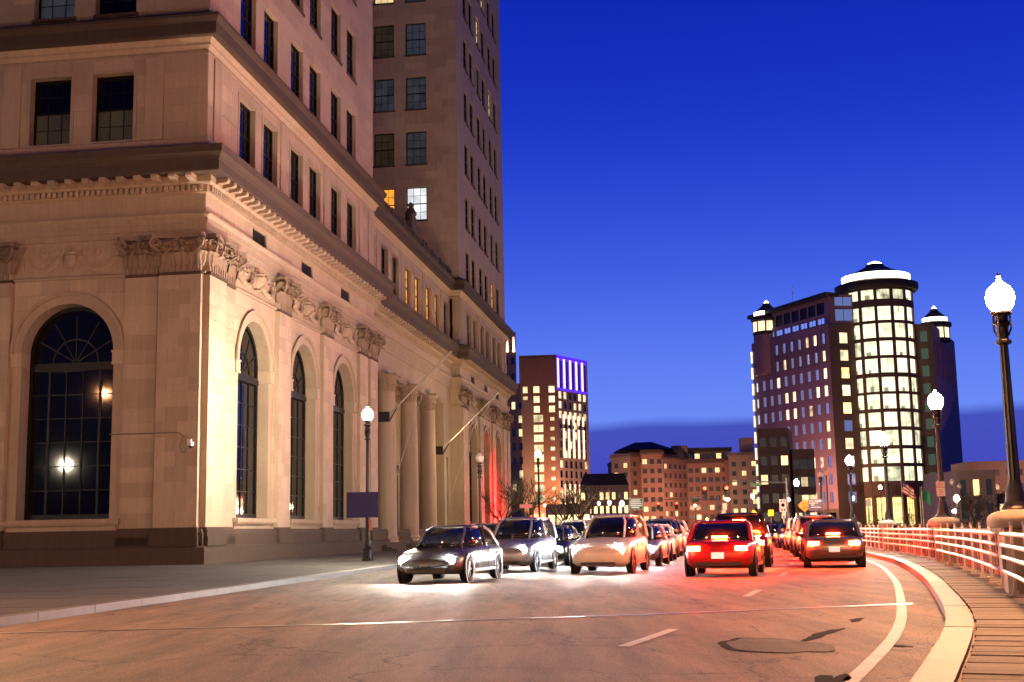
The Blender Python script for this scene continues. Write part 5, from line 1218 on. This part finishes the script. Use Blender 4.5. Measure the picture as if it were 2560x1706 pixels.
def car_meshes(suv):
    """front of the car is +x"""
    if suv in CM: return CM[suv]
    M_ = {}; hr, hb = (1.70, 1.04) if suv else (1.44, .90)
    st_ = [(-2.28, .60, .42, hb-.22, .0), (-2.22, .74, .34, hb-.08, 0), (-2.0, .84, .26, hb-.01, 0), (-1.4, .90, .22, hb+.03, 0), (-.4, .905, .20, hb+.02, 0), (.6, .905, .20, hb, 0), (1.1, .90, .21, hb-.03, 0), (1.7, .87, .22, hb-.12, 0), (2.1, .78, .26, hb-.24, 0), (2.26, .62, .34, hb-.36, 0)]
    rings = []
    for x, hw, zb, zt, _ in st_:
        half = [(0, zb), (hw*.80, zb), (hw*.965, zb+.10), (hw, zb+(zt-zb)*.45), (hw*.985, zt-.14), (hw*.93, zt-.03), (hw*.78, zt+.01), (0, zt+.035)]
        ring_ = [(x, y, z) for y, z in half]+[(x, -y, z) for y, z in reversed(half[1:-1])]; rings.append(ring_)
    b = MB(); b.add(*loft(rings)); M_['body'] = b
    x0, x1, r0, r1 = (-2.12, 1.12, -1.95, .18) if suv else (-1.66, 1.18, -.86, .30)
    def outline(xa, xb, hw, z, k=.12): return [(xa, -hw*.82, z), (xa+k, -hw, z), (xb-k*3.2, -hw, z), (xb, -hw*.74, z), (xb, hw*.74, z), (xb-k*3.2, hw, z), (xa+k, hw, z), (xa, hw*.82, z)]
    bot, mid_, top_ = outline(x0, x1, .80, hb-.02), outline(x0+(r0-x0)*.72, x1+(r1-x1)*.70, .715, hb+(hr-hb)*.72), outline(r0, r1, .60, hr-.045)
    g_ = MB(); g_.add(*loft([bot, mid_, top_])); M_['window_glass'] = g_
    rf = MB(); rf.add(*loft([outline(r0-.03, r1+.04, .63, hr-.06), outline(r0+.02, r1-.02, .60, hr-.01), outline(r0+.22, r1-.2, .46, hr+.02)])); M_['roof'] = rf
    p_ = MB()
    for s_ in (-1, 1):
        for i, j in ((3, 4),): p_.tube([Vector((bot[3][0]+.01, s_*bot[3][1]*-1, bot[3][2]+.01)), Vector((mid_[3][0]+.012, s_*-mid_[3][1]*1.01, mid_[3][2])), Vector((top_[3][0], s_*-top_[3][1], top_[3][2]))], .035, 5)
        p_.tube([Vector((-.35, s_*.815, hb)), Vector((-.36, s_*.73, hb+(hr-hb)*.72)), Vector((-.38, s_*.62, hr-.03))], .035, 5)
        p_.tube([Vector((bot[1][0], s_*.81, hb)), Vector((mid_[1][0], s_*.73, mid_[1][2])), Vector((top_[1][0]+.05, s_*.62, hr-.03))], .07, 5)
        p_.tube([Vector((top_[1][0], s_*.615, hr-.03)), Vector((top_[2][0]+.3, s_*.61, hr-.03))], .03, 5)
    M_['pillars'] = p_
    tr = MB()
    for s_ in (-1, 1):
        tr.box(-.95, .95, s_*.905-.012, s_*.905+.012, .26, .34)
    tr.box(2.10, 2.262, -.50, .50, .27, .345).box(-2.285, -2.2, -.60, .60, .31, .39); M_['trim'] = tr
    CM[suv] = {k: v for k, v in M_.items()}; CM[suv]['hb'] = hb; CM[suv]['hr'] = hr
    return CM[suv]
wt = MB().lathe([(.20, -.11), (.30, -.11), (.33, -.07), (.335, 0), (.33, .07), (.30, .11), (.20, .11)], n=22, ax=1, cap=False).mesh('tyre', TYRE, True)
rm = MB().lathe([(.20, -.09), (.20, .02), (.07, .05), (.06, -.05), (.02, -.06)], n=20, ax=1, cap=False)
for i in range(5): a = i*R(72); rm.add([(math.cos(a+k)*r_, d, math.sin(a+k)*r_) for d in (-.085, -.05) for r_, k in ((.04, -.5), (.20, -.12), (.20, .12), (.04, .5))], [(0, 1, 2, 3), (7, 6, 5, 4), (0, 4, 5, 1), (2, 6, 7, 3)])
rm = rm.mesh('rim', RIMM)
arch_ = MB().lathe([(.335, 0), (.405, 0), (.405, -.03), (.335, -.03), (.335, 0)], n=22, ax=1, cap=False).mesh('wheel_arch', PLASTIC)
MESH = {}
def shared(key, fn):
    if key not in MESH: MESH[key] = fn()
    return MESH[key]
def make_car(label, x, y, th, col, suv=False, head=None, tail=None, grp='cars on the street', brake=False, z=0):
    """th: heading measured from the y axis towards x"""
    cmz = car_meshes(suv); hb, hr = cmz['hb'], cmz['hr']; P_ = PAINTS[col]; k = 'suv' if suv else 'sedan'
    t = thing('suv' if suv else 'sedan', label, 'car', (x, y, z), R(90)-th, grp)
    for nm, m_ in (('body', P_), ('window_glass', CARGLASS), ('roof', P_), ('pillars', P_), ('trim', PLASTIC)):
        ob(nm, shared((nm, k, m_.name), lambda: cmz[nm].mesh(nm, m_, nm in ('body', 'roof', 'window_glass'))), t)
    for wx in (-1.36, 1.38):
        for s_ in (-1, 1):
            w = ob('tyre', wt, t, (wx, s_*.815, .335)); ob('rim', rm, w, rz=0 if s_ < 0 else math.pi); a = ob('wheel_arch', arch_, t, (wx, s_*.885, .345), rz=0 if s_ < 0 else math.pi)
    hm = head or OFFL
    zl = hb-.33 if not suv else hb-.36
    for s_ in (-1, 1):
        ob('headlight', shared(('hl', hm.name), lambda: MB().lathe([(.01, .07), (.09, .05), (.135, 0), (.06, -.08)], n=12, ax=0).mesh('headlight', hm, True)), t, (2.14, s_*.60, zl))
        tm = tail or REDL
        ob('tail_light', shared(('tl', tm.name, k), lambda: MB().box(-.06, .05, -.15, .15, -.055 if not suv else -.16, .055 if not suv else .12).mesh('tail_light', tm)), t, (-2.235, s_*.60, hb-.16))
        ob('wing_mirror', shared(('wm', col), lambda: MB().lathe([(.02, -.1), (.07, -.06), (.08, .02), (.03, .09)], n=8, ax=1).mesh('wing_mirror', P_)), t, (.72, s_*.96, hb+.06))
    for s_ in (-1, 1): ob('door_seams', shared(('ds', k), lambda: MB().box(.60, .612, -.004, .004, .34, hb-.02).box(-.36, -.348, -.004, .004, .32, hb-.0).box(-1.08, -1.068, -.004, .004, .50, hb-.0).box(-1.08, .61, -.004, .004, .385, .395).mesh('door_seams', PLASTIC)), t, (0, s_*.908, 0))
    ob('wiper', shared(('wi', k), lambda: MB().tube([(1.08, .5, hb+.02), (.96, -.05, hb+.09)], .012, 4).tube([(1.08, -.05, hb+.02), (.96, -.6, hb+.09)], .012, 4).mesh('wiper', PLASTIC)), t)
    if tail: ob('brake_light', shared(('bl', tail.name), lambda: MB().box(-.02, .02, -.20, .20, -.02, .02).mesh('brake_light', tail)), t, ((-1.56 if not suv else -2.06), 0, hr-.22 if suv else hb+.12))
    ob('licence_plate', shared('pl', lambda: MB().box(-.012, .012, -.16, .16, -.08, .08).mesh('licence_plate', PLATE)), t, (-2.31, 0, .56))
    ob('grille', shared('gr', lambda: MB().box(-.02, .03, -.33, .33, -.055, .055).mesh('grille', PLASTIC)), t, (2.225, 0, zl-.04))
    for s_ in (-1, 1): ob('door_handle', shared(('dh', col), lambda: MB().box(-.09, .09, -.015, .015, -.012, .012).mesh('door_handle', P_)), t, (-.55, s_*.905, hb-.12))
    return t
GO = 'traffic heading towards the viewer with headlights on'; GA = 'traffic heading away with red tail lights on'; GP = 'cars parked beside the bank pavement'
def incoming(off_, y, lab, col, suv=False, hm=None): x_, y_, th = lane(off_, y); make_car(lab, x_, y_, th+math.pi, col, suv, head=hm or E_HEAD, grp=GO)
def outgoing(off_, y, lab, col, suv=False, tm=None): x_, y_, th = lane(off_, y); make_car(lab, x_, y_, th, col, suv, tail=tm or E_BRK, head=E_HEAD if False else None, grp=GA)
incoming(11.8, 31.0, 'grey sedan with headlights on, nearest oncoming car at the left', 'grey')
incoming(8.5, 36.5, 'white suv with bright headlights, nearest in the inner oncoming lane', 'white', True)
incoming(11.9, 38.8, 'silver suv with headlights on, second in the outer oncoming lane', 'silver', True)
incoming(8.5, 43.2, 'silver sedan with cool headlights behind the white suv', 'silver', False, E_HEADC)
incoming(12.0, 45.5, 'black sedan with headlights on just past the lamp with the blue sign', 'black', False)
incoming(8.6, 49.6, 'white sedan with headlights on, third in the inner oncoming lane', 'white')
incoming(12.2, 53.2, 'white suv with cool headlights before the bank columns', 'white', True, E_HEADC)
incoming(8.7, 56.2, 'grey suv with glaring headlights mid street', 'grey', True)
incoming(12.0, 60.5, 'red sedan with headlights on before the far bank arches', 'red')
incoming(8.9, 62.8, 'white sedan deep in the inner oncoming queue', 'white', False)
incoming(12.0, 68.0, 'black suv with headlights on near the end of the bank', 'black', True)
incoming(9.0, 69.5, 'silver suv far back in the inner oncoming queue', 'silver', True)
incoming(9.0, 76.0, 'white suv farther back in the inner oncoming queue', 'white', True)
incoming(12.0, 79.0, 'blue sedan with headlights on past the bank', 'blue')
incoming(9.1, 83.0, 'silver sedan near the back of the oncoming queue', 'silver')
incoming(9.1, 90.0, 'white sedan last before the junction, facing the viewer', 'white')
incoming(6.2, 106.0, 'grey sedan with headlights on turning at the junction', 'grey')
outgoing(4.8, 33.5, 'red sedan with red tail lights, nearest car driving away in the inner lane', 'red', False)
outgoing(1.95, 40.0, 'grey sedan with glowing tail lights nearest along the bridge kerb', 'grey')
outgoing(4.8, 40.8, 'black suv with brake lights just ahead of the nearest red sedan', 'black', True)
outgoing(1.95, 47.0, 'red sedan braking along the bridge kerb, second in line', 'red')
outgoing(4.8, 48.0, 'blue sedan with brake lights in the middle of the departing queue', 'blue')
outgoing(1.95, 54.0, 'silver suv braking along the bridge kerb, third in line', 'silver', True)
outgoing(4.8, 55.2, 'white sedan with brake lights far up the inner departing lane', 'white')
outgoing(1.95, 61.0, 'grey suv braking along the bridge kerb, fourth in line', 'grey', True)
outgoing(4.8, 62.6, 'grey sedan with brake lights approaching the red lights', 'grey')
outgoing(1.95, 68.5, 'white suv braking along the bridge kerb, fifth in line', 'white', True)
outgoing(4.8, 70.5, 'red suv with brake lights close to the red lights', 'red', True)
outgoing(1.95, 76.5, 'blue sedan braking along the bridge kerb near the works signs', 'blue')
outgoing(4.8, 79.0, 'silver sedan waiting third at the junction', 'silver')
outgoing(1.95, 85.0, 'black sedan second in the kerb lane at the junction', 'black')
outgoing(4.8, 88.0, 'black suv waiting second at the junction', 'black', True)
outgoing(1.95, 94.0, 'red sedan first in the kerb lane at the junction', 'red')
outgoing(4.8, 97.0, 'grey sedan first at the junction under the red lights', 'grey')
for i, (y, col, sv, lb) in enumerate(((58, 'black', False, 'black sedan parked unlit before the bank columns'), (65, 'grey', True, 'grey suv parked unlit before the second lamp post'), (76, 'blue', False, 'blue sedan parked unlit beyond the second lamp post'), (84, 'silver', False, 'silver sedan parked unlit near the end of the bank'), (98, 'black', True, 'black suv parked unlit by the iron fence'))):
    make_car(lb, fk(y)+1.25, y, R(6.6), col, sv, grp=GP)
# bus beyond the junction
t = thing('city_bus', 'city bus facing the viewer with an amber destination display', 'bus', (20.9, 229, 0), 0)
MB().box(-1.28, 1.28, 0, 11, .35, 3.15).build('body', PAINTS['white'], t); MB().box(-1.15, 1.15, -.04, -.005, 1.25, 2.55).build('windscreen', CARGLASS, t)
BUSL = mat('amber display', (.1, .05, .0), .5, emit=(1, .62, .02), es=6, nosample=True)
MB().box(-1.05, 1.05, -.05, -.005, 2.70, 3.02).build('destination_display', BUSL, t)
for s_ in (-1, 1): MB().lathe([(.01, -.06), (.10, -.03), (.10, 0)], (s_*.95, 0, .75), n=10, ax=1).build('headlight', E_HEAD, t); MB().lathe([(.1, -.15), (.45, -.15), (.45, .15), (.1, .15)], (s_*1.15, 2.2, .45), n=16, ax=0).build('wheel', TYRE, t)
